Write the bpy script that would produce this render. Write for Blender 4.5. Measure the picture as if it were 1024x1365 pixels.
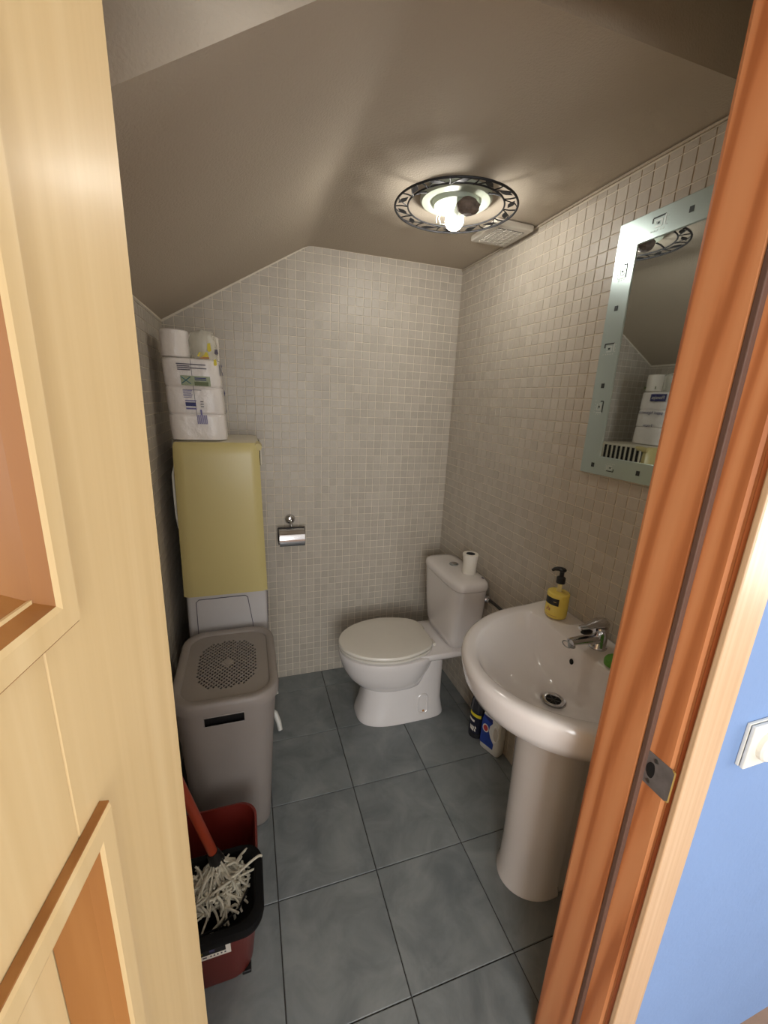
import bpy, bmesh, math, random
from mathutils import Vector, Matrix
random.seed(7)
PI = math.pi
scene = bpy.context.scene
for o in list(bpy.data.objects): bpy.data.objects.remove(o)
C = scene.collection

# ------------------------------------------------------------------ camera
CAM = Vector((-0.37036, -1.33460, 1.57986))
def cam_axes(yaw, pitch, roll):
    r = Vector((math.cos(yaw), math.sin(yaw), 0)); f0 = Vector((-math.sin(yaw), math.cos(yaw), 0)); u0 = Vector((0, 0, 1))
    f = f0 * math.cos(pitch) + u0 * math.sin(pitch); u = u0 * math.cos(pitch) - f0 * math.sin(pitch)
    return r * math.cos(roll) + u * math.sin(roll), u * math.cos(roll) - r * math.sin(roll), f
cr, cu, cf = cam_axes(-0.325997, -0.260913, 0.0452835)
FPX = 548.32
cd = bpy.data.cameras.new('camera'); cam = bpy.data.objects.new('camera', cd); C.objects.link(cam)
cd.sensor_fit = 'HORIZONTAL'; cd.sensor_width = 36; cd.lens = FPX / 1024 * 36
cd.clip_start = 0.01
m = Matrix((cr, cu, -cf)).transposed().to_4x4(); m.translation = CAM
cam.matrix_world = m
scene.camera = cam
def project(p):
    d = Vector(p) - CAM; z = d.dot(cf)
    return 512 + FPX * d.dot(cr) / z, 682.5 - FPX * d.dot(cu) / z, z

# ------------------------------------------------------------------ world, light, exposure
w = bpy.data.worlds.new('world'); scene.world = w; w.use_nodes = True
bg = w.node_tree.nodes['Background']
bg.inputs[0].default_value = (0.72, 0.85, 1.0, 1); bg.inputs[1].default_value = 1.5
vs = scene.view_settings
vs.view_transform = 'Standard'; vs.look = 'None'; vs.gamma = 1; vs.use_curve_mapping = False
vs.exposure = 0.36
BULB_STRENGTH = 115
def area(name, loc, rot, sx, sy, power, col):
    l = bpy.data.lights.new(name, 'AREA'); l.shape = 'RECTANGLE'; l.size = sx; l.size_y = sy; l.energy = power; l.color = col
    o = bpy.data.objects.new(name, l); C.objects.link(o); o.location = loc; o.rotation_euler = rot
    return o
# added daylight lamps in two made-up hall windows (behind and beside the photographer)
area('added_window_light', (-0.65, -3.36, 1.45), (math.radians(90), 0, 0), 1.5, 1.7, 47, (1.0, 0.99, 0.97))
area('added_side_light', (2.56, -2.1, 1.45), (math.radians(90), 0, math.radians(90)), 1.3, 1.7, 28, (1.0, 0.97, 0.92))

# ------------------------------------------------------------------ materials
def lin(c):
    return tuple((x / 12.92 if x <= 0.04045 else ((x + 0.055) / 1.055) ** 2.4) for x in [v / 255 for v in c])
def newmat(name):
    m = bpy.data.materials.new(name); m.use_nodes = True
    nt = m.node_tree; return m, nt, nt.nodes['Principled BSDF']
def mat(name, rgb, rough=0.5, metal=0.0, var=0.06, scale=8, bump=0.0, bscale=60, coat=0.0, trans=0.0, spec=0.5, alpha=1.0):
    m, nt, b = newmat(name)
    col = lin(rgb)
    tc = nt.nodes.new('ShaderNodeNewGeometry')
    nz = nt.nodes.new('ShaderNodeTexNoise'); nz.inputs['Scale'].default_value = scale; nz.inputs['Detail'].default_value = 4
    nt.links.new(tc.outputs['Position'], nz.inputs['Vector'])
    rp = nt.nodes.new('ShaderNodeValToRGB')
    rp.color_ramp.elements[0].position = 0.3; rp.color_ramp.elements[1].position = 0.7
    rp.color_ramp.elements[0].color = tuple(x * (1 - var) for x in col) + (1,)
    rp.color_ramp.elements[1].color = tuple(min(1, x * (1 + var)) for x in col) + (1,)
    nt.links.new(nz.outputs['Fac'], rp.inputs[0]); nt.links.new(rp.outputs[0], b.inputs['Base Color'])
    b.inputs['Roughness'].default_value = rough; b.inputs['Metallic'].default_value = metal
    b.inputs['Coat Weight'].default_value = coat; b.inputs['Coat Roughness'].default_value = 0.12
    b.inputs['Specular IOR Level'].default_value = spec
    b.inputs['Transmission Weight'].default_value = trans; b.inputs['Alpha'].default_value = alpha
    if bump > 0:
        n2 = nt.nodes.new('ShaderNodeTexNoise'); n2.inputs['Scale'].default_value = bscale; n2.inputs['Detail'].default_value = 3
        nt.links.new(tc.outputs['Position'], n2.inputs['Vector'])
        bp = nt.nodes.new('ShaderNodeBump'); bp.inputs['Strength'].default_value = bump; bp.inputs['Distance'].default_value = 0.004
        nt.links.new(n2.outputs['Fac'], bp.inputs['Height']); nt.links.new(bp.outputs[0], b.inputs['Normal'])
    return m
def emit(name, rgb, s):
    m, nt, b = newmat(name)
    b.inputs['Base Color'].default_value = lin(rgb) + (1,)
    b.inputs['Emission Color'].default_value = lin(rgb) + (1,); b.inputs['Emission Strength'].default_value = s
    return m
def wood(name, c1, c2, c3, stretch=(14, 14, 0.9), rough=0.35, coat=0.3, rot=0.0, wscale=1.0, knots=False, ramp=(0.3, 0.55, 0.75), wmix=0.45):
    m, nt, b = newmat(name)
    g = nt.nodes.new('ShaderNodeNewGeometry')
    mp = nt.nodes.new('ShaderNodeMapping'); mp.inputs['Scale'].default_value = stretch; mp.inputs['Rotation'].default_value = (0, 0, rot)
    nt.links.new(g.outputs['Position'], mp.inputs[0])
    wv = nt.nodes.new('ShaderNodeTexWave'); wv.wave_type = 'BANDS'; wv.bands_direction = 'DIAGONAL'
    wv.inputs['Scale'].default_value = wscale; wv.inputs['Distortion'].default_value = 5.5; wv.inputs['Detail'].default_value = 2.5; wv.inputs['Detail Scale'].default_value = 0.9
    nt.links.new(mp.outputs[0], wv.inputs[0])
    nz = nt.nodes.new('ShaderNodeTexNoise'); nz.inputs['Scale'].default_value = 3.0; nz.inputs['Detail'].default_value = 7
    nt.links.new(mp.outputs[0], nz.inputs['Vector'])
    mx = nt.nodes.new('ShaderNodeMix'); mx.data_type = 'FLOAT'; mx.inputs[0].default_value = 1 - wmix
    nt.links.new(wv.outputs['Fac'], mx.inputs[2]); nt.links.new(nz.outputs['Fac'], mx.inputs[3])
    rp = nt.nodes.new('ShaderNodeValToRGB'); e = rp.color_ramp.elements
    e[0].position = ramp[0]; e[0].color = lin(c1) + (1,)
    e[1].position = ramp[2]; e[1].color = lin(c3) + (1,)
    k = e.new(ramp[1]); k.color = lin(c2) + (1,)
    nt.links.new(mx.outputs[0], rp.inputs[0])
    last = rp.outputs[0]
    if knots:
        mp2 = nt.nodes.new('ShaderNodeMapping'); mp2.inputs['Scale'].default_value = (26, 26, 9); nt.links.new(g.outputs['Position'], mp2.inputs[0])
        v = nt.nodes.new('ShaderNodeTexVoronoi'); v.inputs['Scale'].default_value = 0.55; nt.links.new(mp2.outputs[0], v.inputs['Vector'])
        r2 = nt.nodes.new('ShaderNodeValToRGB'); r2.color_ramp.elements[0].position = 0.03; r2.color_ramp.elements[1].position = 0.07
        r2.color_ramp.elements[0].color = lin((150, 105, 60)) + (1,); r2.color_ramp.elements[1].color = (1, 1, 1, 1)
        nt.links.new(v.outputs['Distance'], r2.inputs[0])
        ml = nt.nodes.new('ShaderNodeMix'); ml.data_type = 'RGBA'; ml.blend_type = 'MULTIPLY'; ml.inputs[0].default_value = 0.8
        nt.links.new(last, ml.inputs[6]); nt.links.new(r2.outputs[0], ml.inputs[7]); last = ml.outputs[2]
    nt.links.new(last, b.inputs['Base Color'])
    b.inputs['Roughness'].default_value = rough; b.inputs['Coat Weight'].default_value = coat; b.inputs['Coat Roughness'].default_value = 0.24
    bp = nt.nodes.new('ShaderNodeBump'); bp.inputs['Strength'].default_value = 0.06; bp.inputs['Distance'].default_value = 0.002
    nt.links.new(nz.outputs['Fac'], bp.inputs['Height']); nt.links.new(bp.outputs[0], b.inputs['Normal'])
    return m
def tile_mat(name, c1, c2, pitch, off, axes, rough, mottle=0.0, mscale=6.0, coat=0.0):
    """colour changes from tile to tile (snapped position), plus mottling inside a tile"""
    m, nt, b = newmat(name)
    g = nt.nodes.new('ShaderNodeNewGeometry')
    a = nt.nodes.new('ShaderNodeVectorMath'); a.operation = 'SUBTRACT'; a.inputs[1].default_value = off
    nt.links.new(g.outputs['Position'], a.inputs[0])
    s = nt.nodes.new('ShaderNodeVectorMath'); s.operation = 'MULTIPLY'; s.inputs[1].default_value = tuple(x / pitch for x in axes)
    nt.links.new(a.outputs[0], s.inputs[0])
    f = nt.nodes.new('ShaderNodeVectorMath'); f.operation = 'FLOOR'; nt.links.new(s.outputs[0], f.inputs[0])
    wn = nt.nodes.new('ShaderNodeTexWhiteNoise'); nt.links.new(f.outputs[0], wn.inputs['Vector'])
    nz = nt.nodes.new('ShaderNodeTexNoise'); nz.inputs['Scale'].default_value = mscale; nz.inputs['Detail'].default_value = 8; nz.inputs['Roughness'].default_value = 0.6
    nz.inputs['Distortion'].default_value = 0.6
    ad = nt.nodes.new('ShaderNodeVectorMath'); ad.operation = 'MULTIPLY_ADD'; ad.inputs[1].default_value = (5, 5, 5)
    nt.links.new(wn.outputs['Color'], ad.inputs[0]); nt.links.new(g.outputs['Position'], ad.inputs[2])
    nt.links.new(ad.outputs[0], nz.inputs['Vector'])
    mr = nt.nodes.new('ShaderNodeMapRange'); mr.inputs[1].default_value = 0.32; mr.inputs[2].default_value = 0.68
    nt.links.new(nz.outputs['Fac'], mr.inputs[0])
    mx = nt.nodes.new('ShaderNodeMix'); mx.data_type = 'FLOAT'; mx.inputs[0].default_value = mottle
    nt.links.new(wn.outputs['Value'], mx.inputs[2]); nt.links.new(mr.outputs[0], mx.inputs[3])
    rp = nt.nodes.new('ShaderNodeValToRGB')
    rp.color_ramp.elements[0].color = lin(c1) + (1,); rp.color_ramp.elements[1].color = lin(c2) + (1,)
    nt.links.new(mx.outputs[0], rp.inputs[0]); nt.links.new(rp.outputs[0], b.inputs['Base Color'])
    b.inputs['Roughness'].default_value = rough; b.inputs['Coat Weight'].default_value = coat
    bp = nt.nodes.new('ShaderNodeBump'); bp.inputs['Strength'].default_value = 0.12; bp.inputs['Distance'].default_value = 0.003
    nt.links.new(nz.outputs['Fac'], bp.inputs['Height']); nt.links.new(bp.outputs[0], b.inputs['Normal'])
    return m

PITCH = 0.0405
M = {}
M['plaster'] = mat('ceiling_plaster', (188, 176, 158), 0.9, var=0.03, scale=3, bump=0.35, bscale=170)
M['hallwall'] = mat('hall_blue', (119, 146, 190), 0.85, var=0.02, bump=0.2, bscale=90)  # one even pale blue for the whole hall wall
M['hallwhite'] = mat('hall_white_paint', (236, 232, 224), 0.85, var=0.02, bump=0.2, bscale=90)
M['grout'] = mat('wall_grout', (222, 212, 194), 0.9, var=0.06, scale=14)
M['walltile'] = tile_mat('wall_mosaic', (174, 165, 151), (191, 182, 168), PITCH, (0.0, 0.806, 0.0), (1, 1, 1), 0.42, 0.35, 60, 0.0)
M['floorgrout'] = mat('floor_grout', (58, 56, 52), 0.9)
M['floortile'] = tile_mat('slate_tile', (100, 106, 108), (139, 143, 142), 0.333, (0, 0, -0.2), (1, 1, 0), 0.42, 0.8, 7)
M['halltile'] = tile_mat('hall_tile', (132, 104, 84), (158, 128, 104), 0.333, (0, 0, -0.2), (1, 1, 0), 0.42, 0.8, 7)
M['pine'] = wood('pine_leaf', (214, 184, 132), (221, 192, 141), (228, 201, 152), (22, 22, 0.45), 0.42, 0.16, knots=True, wmix=0.12)
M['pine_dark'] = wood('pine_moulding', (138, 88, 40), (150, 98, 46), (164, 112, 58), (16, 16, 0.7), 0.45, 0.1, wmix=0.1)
M['casing'] = wood('casing_pine', (200, 164, 128), (208, 174, 138), (216, 184, 150), (40, 40, 0.5), 0.32, 0.3, wmix=0.06)
M['jamb'] = wood('jamb_orange', (176, 106, 62), (204, 132, 84), (214, 146, 98), (15, 15, 0.8), 0.42, 0.15, wscale=1.0, ramp=(0.2, 0.42, 0.8), wmix=0.62)
M['jamb_red'] = wood('jamb_edge', (160, 84, 46), (178, 98, 56), (190, 110, 64), (9, 9, 0.55), 0.4, 0.2)
M['porcelain'] = mat('porcelain', (226, 220, 216), 0.12, var=0.015, coat=0.5)
M['seatplastic'] = mat('seat_plastic', (222, 216, 204), 0.25, var=0.015)
M['chrome'] = mat('chrome', (205, 205, 208), 0.12, 1.0, var=0.02)
M['satin'] = mat('satin_steel', (165, 170, 172), 0.3, 1.0, var=0.04)
M['darkmetal'] = mat('dark_metal', (70, 68, 66), 0.4, 0.8)
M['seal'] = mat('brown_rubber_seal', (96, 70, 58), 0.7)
M['strike'] = mat('worn_grey_metal', (122, 118, 118), 0.45, 0.35, var=0.15, scale=60)
M['black'] = mat('black_plastic', (16, 16, 17), 0.45)
M['mattblack'] = mat('matt_black_plastic', (9, 9, 9), 0.8, spec=0.2)
M['hole'] = mat('dark_opening', (12, 11, 11), 0.9)
M['iron'] = mat('black_iron', (14, 14, 18), 0.6, 0.0)
M['steelframe'] = mat('mirror_steel', (186, 202, 200), 0.28, 0.7, var=0.03, scale=4)
M['mirror'] = mat('mirror_glass', (200, 206, 206), 0.02, 1.0, var=0.0)
M['motif'] = mat('etched_motif', (214, 222, 220), 0.5, 0.5)
M['motifdark'] = mat('etched_dark', (50, 56, 56), 0.5, 0.3)
M['yellowed'] = mat('yellowed_plastic', (203, 188, 128), 0.33, var=0.03, scale=3)
M['appl'] = mat('grey_white_plastic', (196, 192, 190), 0.4, var=0.02)
M['applside'] = mat('cream_white_plastic', (214, 206, 184), 0.4, var=0.02)
M['hamper'] = mat('hamper_plastic', (146, 138, 132), 0.5, var=0.03)
M['bucketred'] = mat('bucket_red', (112, 34, 26), 0.4, var=0.05)
M['handle'] = mat('mop_handle_red', (150, 58, 34), 0.35, var=0.04)
M['string'] = mat('mop_cotton', (196, 190, 172), 0.95, var=0.18, scale=60, bump=0.4, bscale=400)
M['wrap'] = mat('plastic_wrapped_paper', (236, 230, 224), 0.28, var=0.02, bump=0.9, bscale=34)
M['paper'] = mat('tissue_paper', (232, 226, 214), 0.95, var=0.02, bump=0.3, bscale=120)
M['film'] = mat('clear_film', (225, 222, 205), 0.15, var=0.03, scale=30, trans=0.0, alpha=0.35, bump=0.8, bscale=45)
M['navy'] = mat('navy_print', (36, 40, 104), 0.5)
M['violet'] = mat('grey_violet_print', (112, 108, 158), 0.5, var=0.1, scale=200)
M['greyink'] = mat('grey_ink', (88, 82, 96), 0.6, var=0.2, scale=300)
M['greenprint'] = mat('green_print', (152, 162, 132), 0.5, var=0.15, scale=90)
M['teal'] = mat('teal_print', (24, 92, 110), 0.5)
M['yellowprint'] = mat('yellow_print', (214, 196, 40), 0.5)
M['olive'] = mat('olive_print', (92, 104, 60), 0.5)
M['soapyellow'] = mat('yellow_liquid_soap', (232, 206, 92), 0.15, var=0.03, spec=0.6)
M['soaptube'] = mat('pump_tube', (226, 212, 150), 0.3)
M['gold'] = mat('gold_print', (178, 150, 84), 0.4)
M['brownprint'] = mat('brown_print', (176, 120, 60), 0.5)
M['darkbottle'] = mat('dark_bottle', (44, 44, 48), 0.2, spec=0.5)
M['darklabel'] = mat('dark_blue_label', (20, 24, 46), 0.4)
M['whiteplastic'] = mat('white_plastic', (224, 222, 214), 0.35, var=0.02)
M['bluelabel'] = mat('blue_label', (38, 66, 150), 0.4, var=0.25, scale=40)
M['redprint'] = mat('red_print', (190, 60, 60), 0.5)
M['darkred'] = mat('dark_red_cap', (96, 22, 20), 0.4)
M['greensoap'] = mat('green_soap', (92, 150, 52), 0.5)
M['switch'] = mat('switch_plastic', (232, 230, 220), 0.35, var=0.01)
M['lampwhite'] = mat('lamp_enamel', (172, 180, 164), 0.35, var=0.01)
M['lump'] = mat('brown_fragment', (104, 90, 80), 0.9, var=0.3, scale=60, bump=0.8, bscale=80)
M['bulb'] = emit('lit_bulb', (255, 250, 242), BULB_STRENGTH)
M['ventgrey'] = mat('vent_plastic', (208, 202, 190), 0.5)
M['glass'] = mat('window_glass', (240, 245, 248), 0.02, trans=1.0, var=0.0)

# ------------------------------------------------------------------ mesh builder
def wloc(o):
    v = Vector((0, 0, 0))
    while o is not None: v += o.location; o = o.parent
    return v
class MB:
    def __init__(s): s.v = []; s.f = []
    def add(s, vs, fs):
        k = len(s.v); s.v += [tuple(v) for v in vs]; s.f += [tuple(i + k for i in f) for f in fs]; return s
    def box(s, x0, x1, y0, y1, z0, z1, bev=0.0):
        if bev > 0:
            bm = bmesh.new(); bmesh.ops.create_cube(bm, size=1)
            for v in bm.verts: v.co = Vector(((x0 + x1) / 2 + v.co.x * (x1 - x0), (y0 + y1) / 2 + v.co.y * (y1 - y0), (z0 + z1) / 2 + v.co.z * (z1 - z0)))
            bmesh.ops.bevel(bm, geom=list(bm.edges), offset=bev, segments=3, affect='EDGES', profile=0.5)
            bm.verts.index_update()
            s.add([v.co.copy() for v in bm.verts], [[v.index for v in f.verts] for f in bm.faces]); bm.free(); return s
        vs = [(x, y, z) for z in (z0, z1) for y in (y0, y1) for x in (x0, x1)]
        return s.add(vs, [(0, 2, 3, 1), (4, 5, 7, 6), (0, 1, 5, 4), (2, 6, 7, 3), (0, 4, 6, 2), (1, 3, 7, 5)])
    def quad(s, a, b, c, d): return s.add([a, b, c, d], [(0, 1, 2, 3)])
    def prism(s, poly, d):
        """polygon (3D points) pushed along vector d"""
        n = len(poly); d = Vector(d); p = [Vector(q) for q in poly]
        vs = p + [q + d for q in p]
        return s.add(vs, [tuple(range(n))[::-1], tuple(range(n, 2 * n))] + [(i, (i + 1) % n, n + (i + 1) % n, n + i) for i in range(n)])
    def loft(s, rings, cap0=True, cap1=True, closed=True, skip=None):
        n = len(rings[0]); vs = [p for r in rings for p in r]; fs = []
        for k in range(len(rings) - 1):
            for i in range(n if closed else n - 1):
                if skip and skip(k, i): continue
                j = (i + 1) % n
                fs.append((k * n + i, k * n + j, (k + 1) * n + j, (k + 1) * n + i))
        if cap0: fs.append(tuple(range(n))[::-1])
        if cap1: fs.append(tuple((len(rings) - 1) * n + i for i in range(n)))
        return s.add(vs, fs)
    def lathe(s, prof, c=(0, 0, 0), n=32, axis='z', cap=True):
        rings = []
        for r, h in prof:
            ring = []
            for i in range(n):
                a = 2 * PI * i / n; x, y = r * math.cos(a), r * math.sin(a)
                p = {'z': (x, y, h), 'x': (h, x, y), 'y': (y, h, x)}[axis]
                ring.append((c[0] + p[0], c[1] + p[1], c[2] + p[2]))
            rings.append(ring)
        return s.loft(rings, cap, cap)
    def tube(s, pts, r, n=8, closed=False, cap=True):
        pts = [Vector(p) for p in pts]; N = len(pts); rr = r if isinstance(r, (list, tuple)) else [r] * N
        rings = []; prev = None
        for i, p in enumerate(pts):
            if closed: t = pts[(i + 1) % N] - pts[i - 1]
            else: t = pts[min(i + 1, N - 1)] - pts[max(i - 1, 0)]
            t.normalize()
            if prev is None:
                a = Vector((0, 0, 1)) if abs(t.z) < 0.9 else Vector((1, 0, 0))
                x = t.cross(a).normalized()
            else:
                x = (prev - t * prev.dot(t)).normalized()
            prev = x; y = t.cross(x)
            rings.append([p + (x * math.cos(2 * PI * k / n) + y * math.sin(2 * PI * k / n)) * rr[i] for k in range(n)])
        if closed:
            # close with best-matching offset is not needed for planar circles
            rings.append(rings[0]); return s.loft(rings, False, False)
        return s.loft(rings, cap, cap)
    def sphere(s, c, rx, ry=None, rz=None, n=20, m=12):
        ry = ry or rx; rz = rz or rx
        rings = []
        for k in range(1, m):
            t = PI * k / m - PI / 2
            rings.append([(c[0] + rx * math.cos(t) * math.cos(2 * PI * i / n), c[1] + ry * math.cos(t) * math.sin(2 * PI * i / n), c[2] + rz * math.sin(t)) for i in range(n)])
        return s.loft(rings)
    def build(s, name, mt, parent=None, smooth=False, loc=None, angle=40):
        me = bpy.data.meshes.new(name)
        base = wloc(parent) + (Vector(loc) if loc else Vector((0, 0, 0)))
        me.from_pydata([tuple(Vector(v) - base) for v in s.v], [], s.f)
        bm = bmesh.new(); bm.from_mesh(me); bmesh.ops.recalc_face_normals(bm, faces=list(bm.faces)); bm.to_mesh(me); bm.free()
        o = bpy.data.objects.new(name, me); C.objects.link(o)
        if loc: o.location = loc
        if parent: o.parent = parent
        me.materials.append(M[mt] if isinstance(mt, str) else mt)
        if smooth:
            for p in me.polygons: p.use_smooth = True
            try: me.set_sharp_from_angle(angle=math.radians(angle))
            except Exception: pass
        return o
def tag(o, label, cat, group=None, kind=None):
    o['label'] = label; o['category'] = cat
    if group: o['group'] = group
    if kind: o['kind'] = kind
    return o
def thing(name, label, cat, loc=(0, 0, 0), group=None, kind=None):
    o = bpy.data.objects.new(name, None); C.objects.link(o); o.location = loc; o.empty_display_size = 0.05
    return tag(o, label, cat, group, kind)
def rrect(x0, x1, y0, y1, r, z, n=6):
    pts = []
    for cx, cy, a0 in ((x1 - r, y1 - r, 0), (x0 + r, y1 - r, PI / 2), (x0 + r, y0 + r, PI), (x1 - r, y0 + r, 1.5 * PI)):
        for k in range(n + 1):
            a = a0 + PI / 2 * k / n; pts.append((cx + r * math.cos(a), cy + r * math.sin(a), z))
    return pts
def sgn(v): return -1 if v < 0 else 1
def superell(cx, cy, ax, ay, e, z, n=48):
    return [(cx + ax * sgn(math.cos(t)) * abs(math.cos(t)) ** (2 / e), cy + ay * sgn(math.sin(t)) * abs(math.sin(t)) ** (2 / e), z) for t in [2 * PI * i / n for i in range(n)]]
def flip(rings, ax): return rings
def text_mesh(body, size, name, mt, parent, origin, ux, uy, mirror=False, thick=0.0002):
    """flat lettering laid on a surface: origin, unit right, unit up"""
    cv = bpy.data.curves.new(name, 'FONT'); cv.body = body; cv.size = size; cv.align_x = 'CENTER'; cv.align_y = 'CENTER'; cv.extrude = thick
    to = bpy.data.objects.new(name, cv); C.objects.link(to)
    me = bpy.data.meshes.new_from_object(to); bpy.data.objects.remove(to)
    ux = Vector(ux).normalized(); uy = Vector(uy).normalized(); uz = ux.cross(uy)
    base = wloc(parent)
    for v in me.vertices: v.co = Vector(origin) + ux * v.co.x + uy * v.co.y + uz * v.co.z - base
    o = bpy.data.objects.new(name, me); C.objects.link(o); o.parent = parent
    me.materials.clear(); me.materials.append(M[mt]); return o

# ------------------------------------------------------------------ room dimensions
XL, XR, YB, YF = -0.703, 0.724, 0.806, -0.830
ZC = 2.258; YS = -0.548            # flat ceiling height, where the lowered ceiling ends
XS, ZS = -0.070, 1.880             # slope meets flat ceiling at XS, meets left wall at ZS
ZU = 2.52; ZR = 2.42
WALL_T = 0.10
# floor slab and tiles
def tiled_floor(name, x0, x1, y0, y1, label, tmat='floortile'):
    fl = MB().box(x0, x1, y0, y1, -0.08, -0.004).build(name, 'floorgrout')
    tag(fl, label, 'floor', kind='structure')
    g = 0.0016; P = 0.333; cache = {}
    for i in range(math.floor(x0 / P), math.ceil(x1 / P)):
        for j in range(math.floor(y0 / P), math.ceil(y1 / P)):
            a0, a1 = max(i * P + g, x0 + .0005), min((i + 1) * P - g, x1 - .0005); b0, b1 = max(j * P + g, y0 + .0005), min((j + 1) * P - g, y1 - .0005)
            if a1 - a0 < 0.01 or b1 - b0 < 0.01: continue
            key = (round(a1 - a0, 4), round(b1 - b0, 4))
            if key not in cache:
                b = 0.0012; hw, hh = key[0] / 2, key[1] / 2
                t = MB().loft([[(-hw, -hh, -0.006), (hw, -hh, -0.006), (hw, hh, -0.006), (-hw, hh, -0.006)], [(-hw, -hh, -b), (hw, -hh, -b), (hw, hh, -b), (-hw, hh, -b)],
                               [(-hw + b, -hh + b, 0), (hw - b, -hh + b, 0), (hw - b, hh - b, 0), (-hw + b, hh - b, 0)]]).build('tile', tmat, fl)
                cache[key] = t; t.location = ((a0 + a1) / 2, (b0 + b1) / 2, 0)
            else:
                t = cache[key].copy(); C.objects.link(t); t.parent = fl; t.location = ((a0 + a1) / 2, (b0 + b1) / 2, 0)
    return fl
tiled_floor('floor', XL, XR, -0.90, YB, 'grey slate look floor tiles of the small toilet room')
tiled_floor('floor_hall', -1.6, 2.6, -3.4, -0.90, 'warm brown floor tiles of the hall before the door', 'halltile')

# walls with mosaic tiles
def tiled_wall(name, label, origin, u, nrm, poly_in, ulen, zmax, picked, body):
    """origin at floor; u along the wall; nrm points into the room; poly_in(u, z) tells whether the wall covers that point"""
    wl = body.build(name, 'grout'); tag(wl, label, 'wall', kind='structure')
    u = Vector(u); n = Vector(nrm); o0 = Vector(origin); zz = Vector((0, 0, 1))
    h = 0.0188; b = 0.0010; t0, t1, t2 = -0.001, 0.0012, 0.0021
    def clip(poly):
        """cut a (u, z) polygon by the half planes (a, b, c): a*u + b*z <= c"""
        for a_, b_, c_ in poly_in:
            out = []
            for k in range(len(poly)):
                p, q = poly[k], poly[(k + 1) % len(poly)]
                dp, dq = a_ * p[0] + b_ * p[1] - c_, a_ * q[0] + b_ * q[1] - c_
                if dp <= 0: out.append(p)
                if dp * dq < 0: t = dp / (dp - dq); out.append((p[0] + (q[0] - p[0]) * t, p[1] + (q[1] - p[1]) * t))
            poly = out
            if len(poly) < 3: return None
        return poly
    def rings(c, poly, full):
        out = []
        mu, mz = sum(p[0] for p in poly) / len(poly), sum(p[1] for p in poly) / len(poly)
        for d, k in ((t0, 1), (t1, 1), (t2, 1 - b / h)):
            out.append([c + u * (mu + (p[0] - mu) * k) + zz * (mz + (p[1] - mz) * k) + n * d for p in poly])
        return out
    sq = [(-h, -h), (h, -h), (h, h), (-h, h)]
    cells = []
    for i in range(int(ulen / PITCH) + 2):
        for j in range(int(zmax / PITCH) + 2):
            cu_, cz = (i + 0.5) * PITCH, (j + 0.5) * PITCH
            pl = clip([(cu_ + p, cz + q) for p, q in sq])
            if not pl: continue
            su = [p[0] for p in pl]; sz_ = [p[1] for p in pl]
            if max(su) - min(su) < .005 or max(sz_) - min(sz_) < .005: continue
            full = len(pl) == 4 and max(su) - min(su) > 2 * h - 1e-5 and max(sz_) - min(sz_) > 2 * h - 1e-5
            cells.append((o0 + u * cu_ + zz * cz, [(p[0] - cu_, p[1] - cz) for p in pl], full))
    scored = []
    for k, (ctr, pl, full) in enumerate(cells):
        q = project(ctr)
        if not full or q[2] <= 0 or not (0 < q[0] < 1024 and 0 < q[1] < 1365): continue
        if not picked(ctr, q): continue
        a = project(ctr + u * h); c_ = project(ctr + zz * h)
        scored.append((abs((a[0] - q[0]) * (c_[1] - q[1]) - (a[1] - q[1]) * (c_[0] - q[0])), k))
    scored.sort(reverse=True); single = {k for s_, k in scored[:300]}
    proto = None; rest = MB()
    for k, (ctr, pl, full) in enumerate(cells):
        if k in single:
            if proto is None:
                proto = MB().loft(rings(Vector((0, 0, 0)), sq, True), cap0=False).build('mosaic_tile', 'walltile', wl); t = proto
            else:
                t = proto.copy(); C.objects.link(t); t.parent = wl
            t.location = ctr
        else: rest.loft(rings(ctr, pl, full), cap0=False)
    r = rest.build('mosaic_tiles', 'walltile', wl); r['kind'] = 'stuff'
    return wl
def slope_z(x): return ZC if x >= XS else ZS + (ZC - ZS) * (x - XL) / (XS - XL)
# back wall
bb = MB().prism([(XL - WALL_T, YB, -.08), (XR + WALL_T, YB, -.08), (XR + WALL_T, YB, ZU + .05), (XL - WALL_T, YB, ZU + .05)], (0, WALL_T, 0))
tiled_wall('wall_back', 'small beige mosaic tiled wall behind the toilet', (XR, YB, 0), (-1, 0, 0), (0, -1, 0),
           [(1, 0, XR - XL - .002), (0, 1, ZC - .004), ((ZC - ZS) / (XS - XL), 1, ZS + (ZC - ZS) / (XS - XL) * (XR - XL) - .008)], XR - XL, ZC,
           lambda c, q: (c.x > -0.28 and (c.z > 0.86 or c.x < 0.02) and c.x < 0.70) and not (-.26 < c.x < -.08 and .78 < c.z < 1.0), bb)
rb = MB().prism([(XR, YF, -.08), (XR, YB + WALL_T, -.08), (XR, YB + WALL_T, ZU + .05), (XR, YF, ZU + .05)], (WALL_T, 0, 0))
tiled_wall('wall_right', 'small beige mosaic tiled wall carrying mirror and washbasin', (XR, YB, 0), (0, -1, 0), (-1, 0, 0),
           [(1, 0, YB - YF), (0, 1, ZC - .012)], YB - YF, ZC,
           lambda c, q: q[0] < 1003 - 0.2139 * q[1] and not (c.y < -0.19 and 1.36 < c.z < 2.14) and not (c.z < 0.90 and c.y < 0.62), rb)
lb = MB().prism([(XL, YF, -.08), (XL, YB + WALL_T, -.08), (XL, YB + WALL_T, ZU + .05), (XL, YF, ZU + .05)], (-WALL_T, 0, 0))
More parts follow.
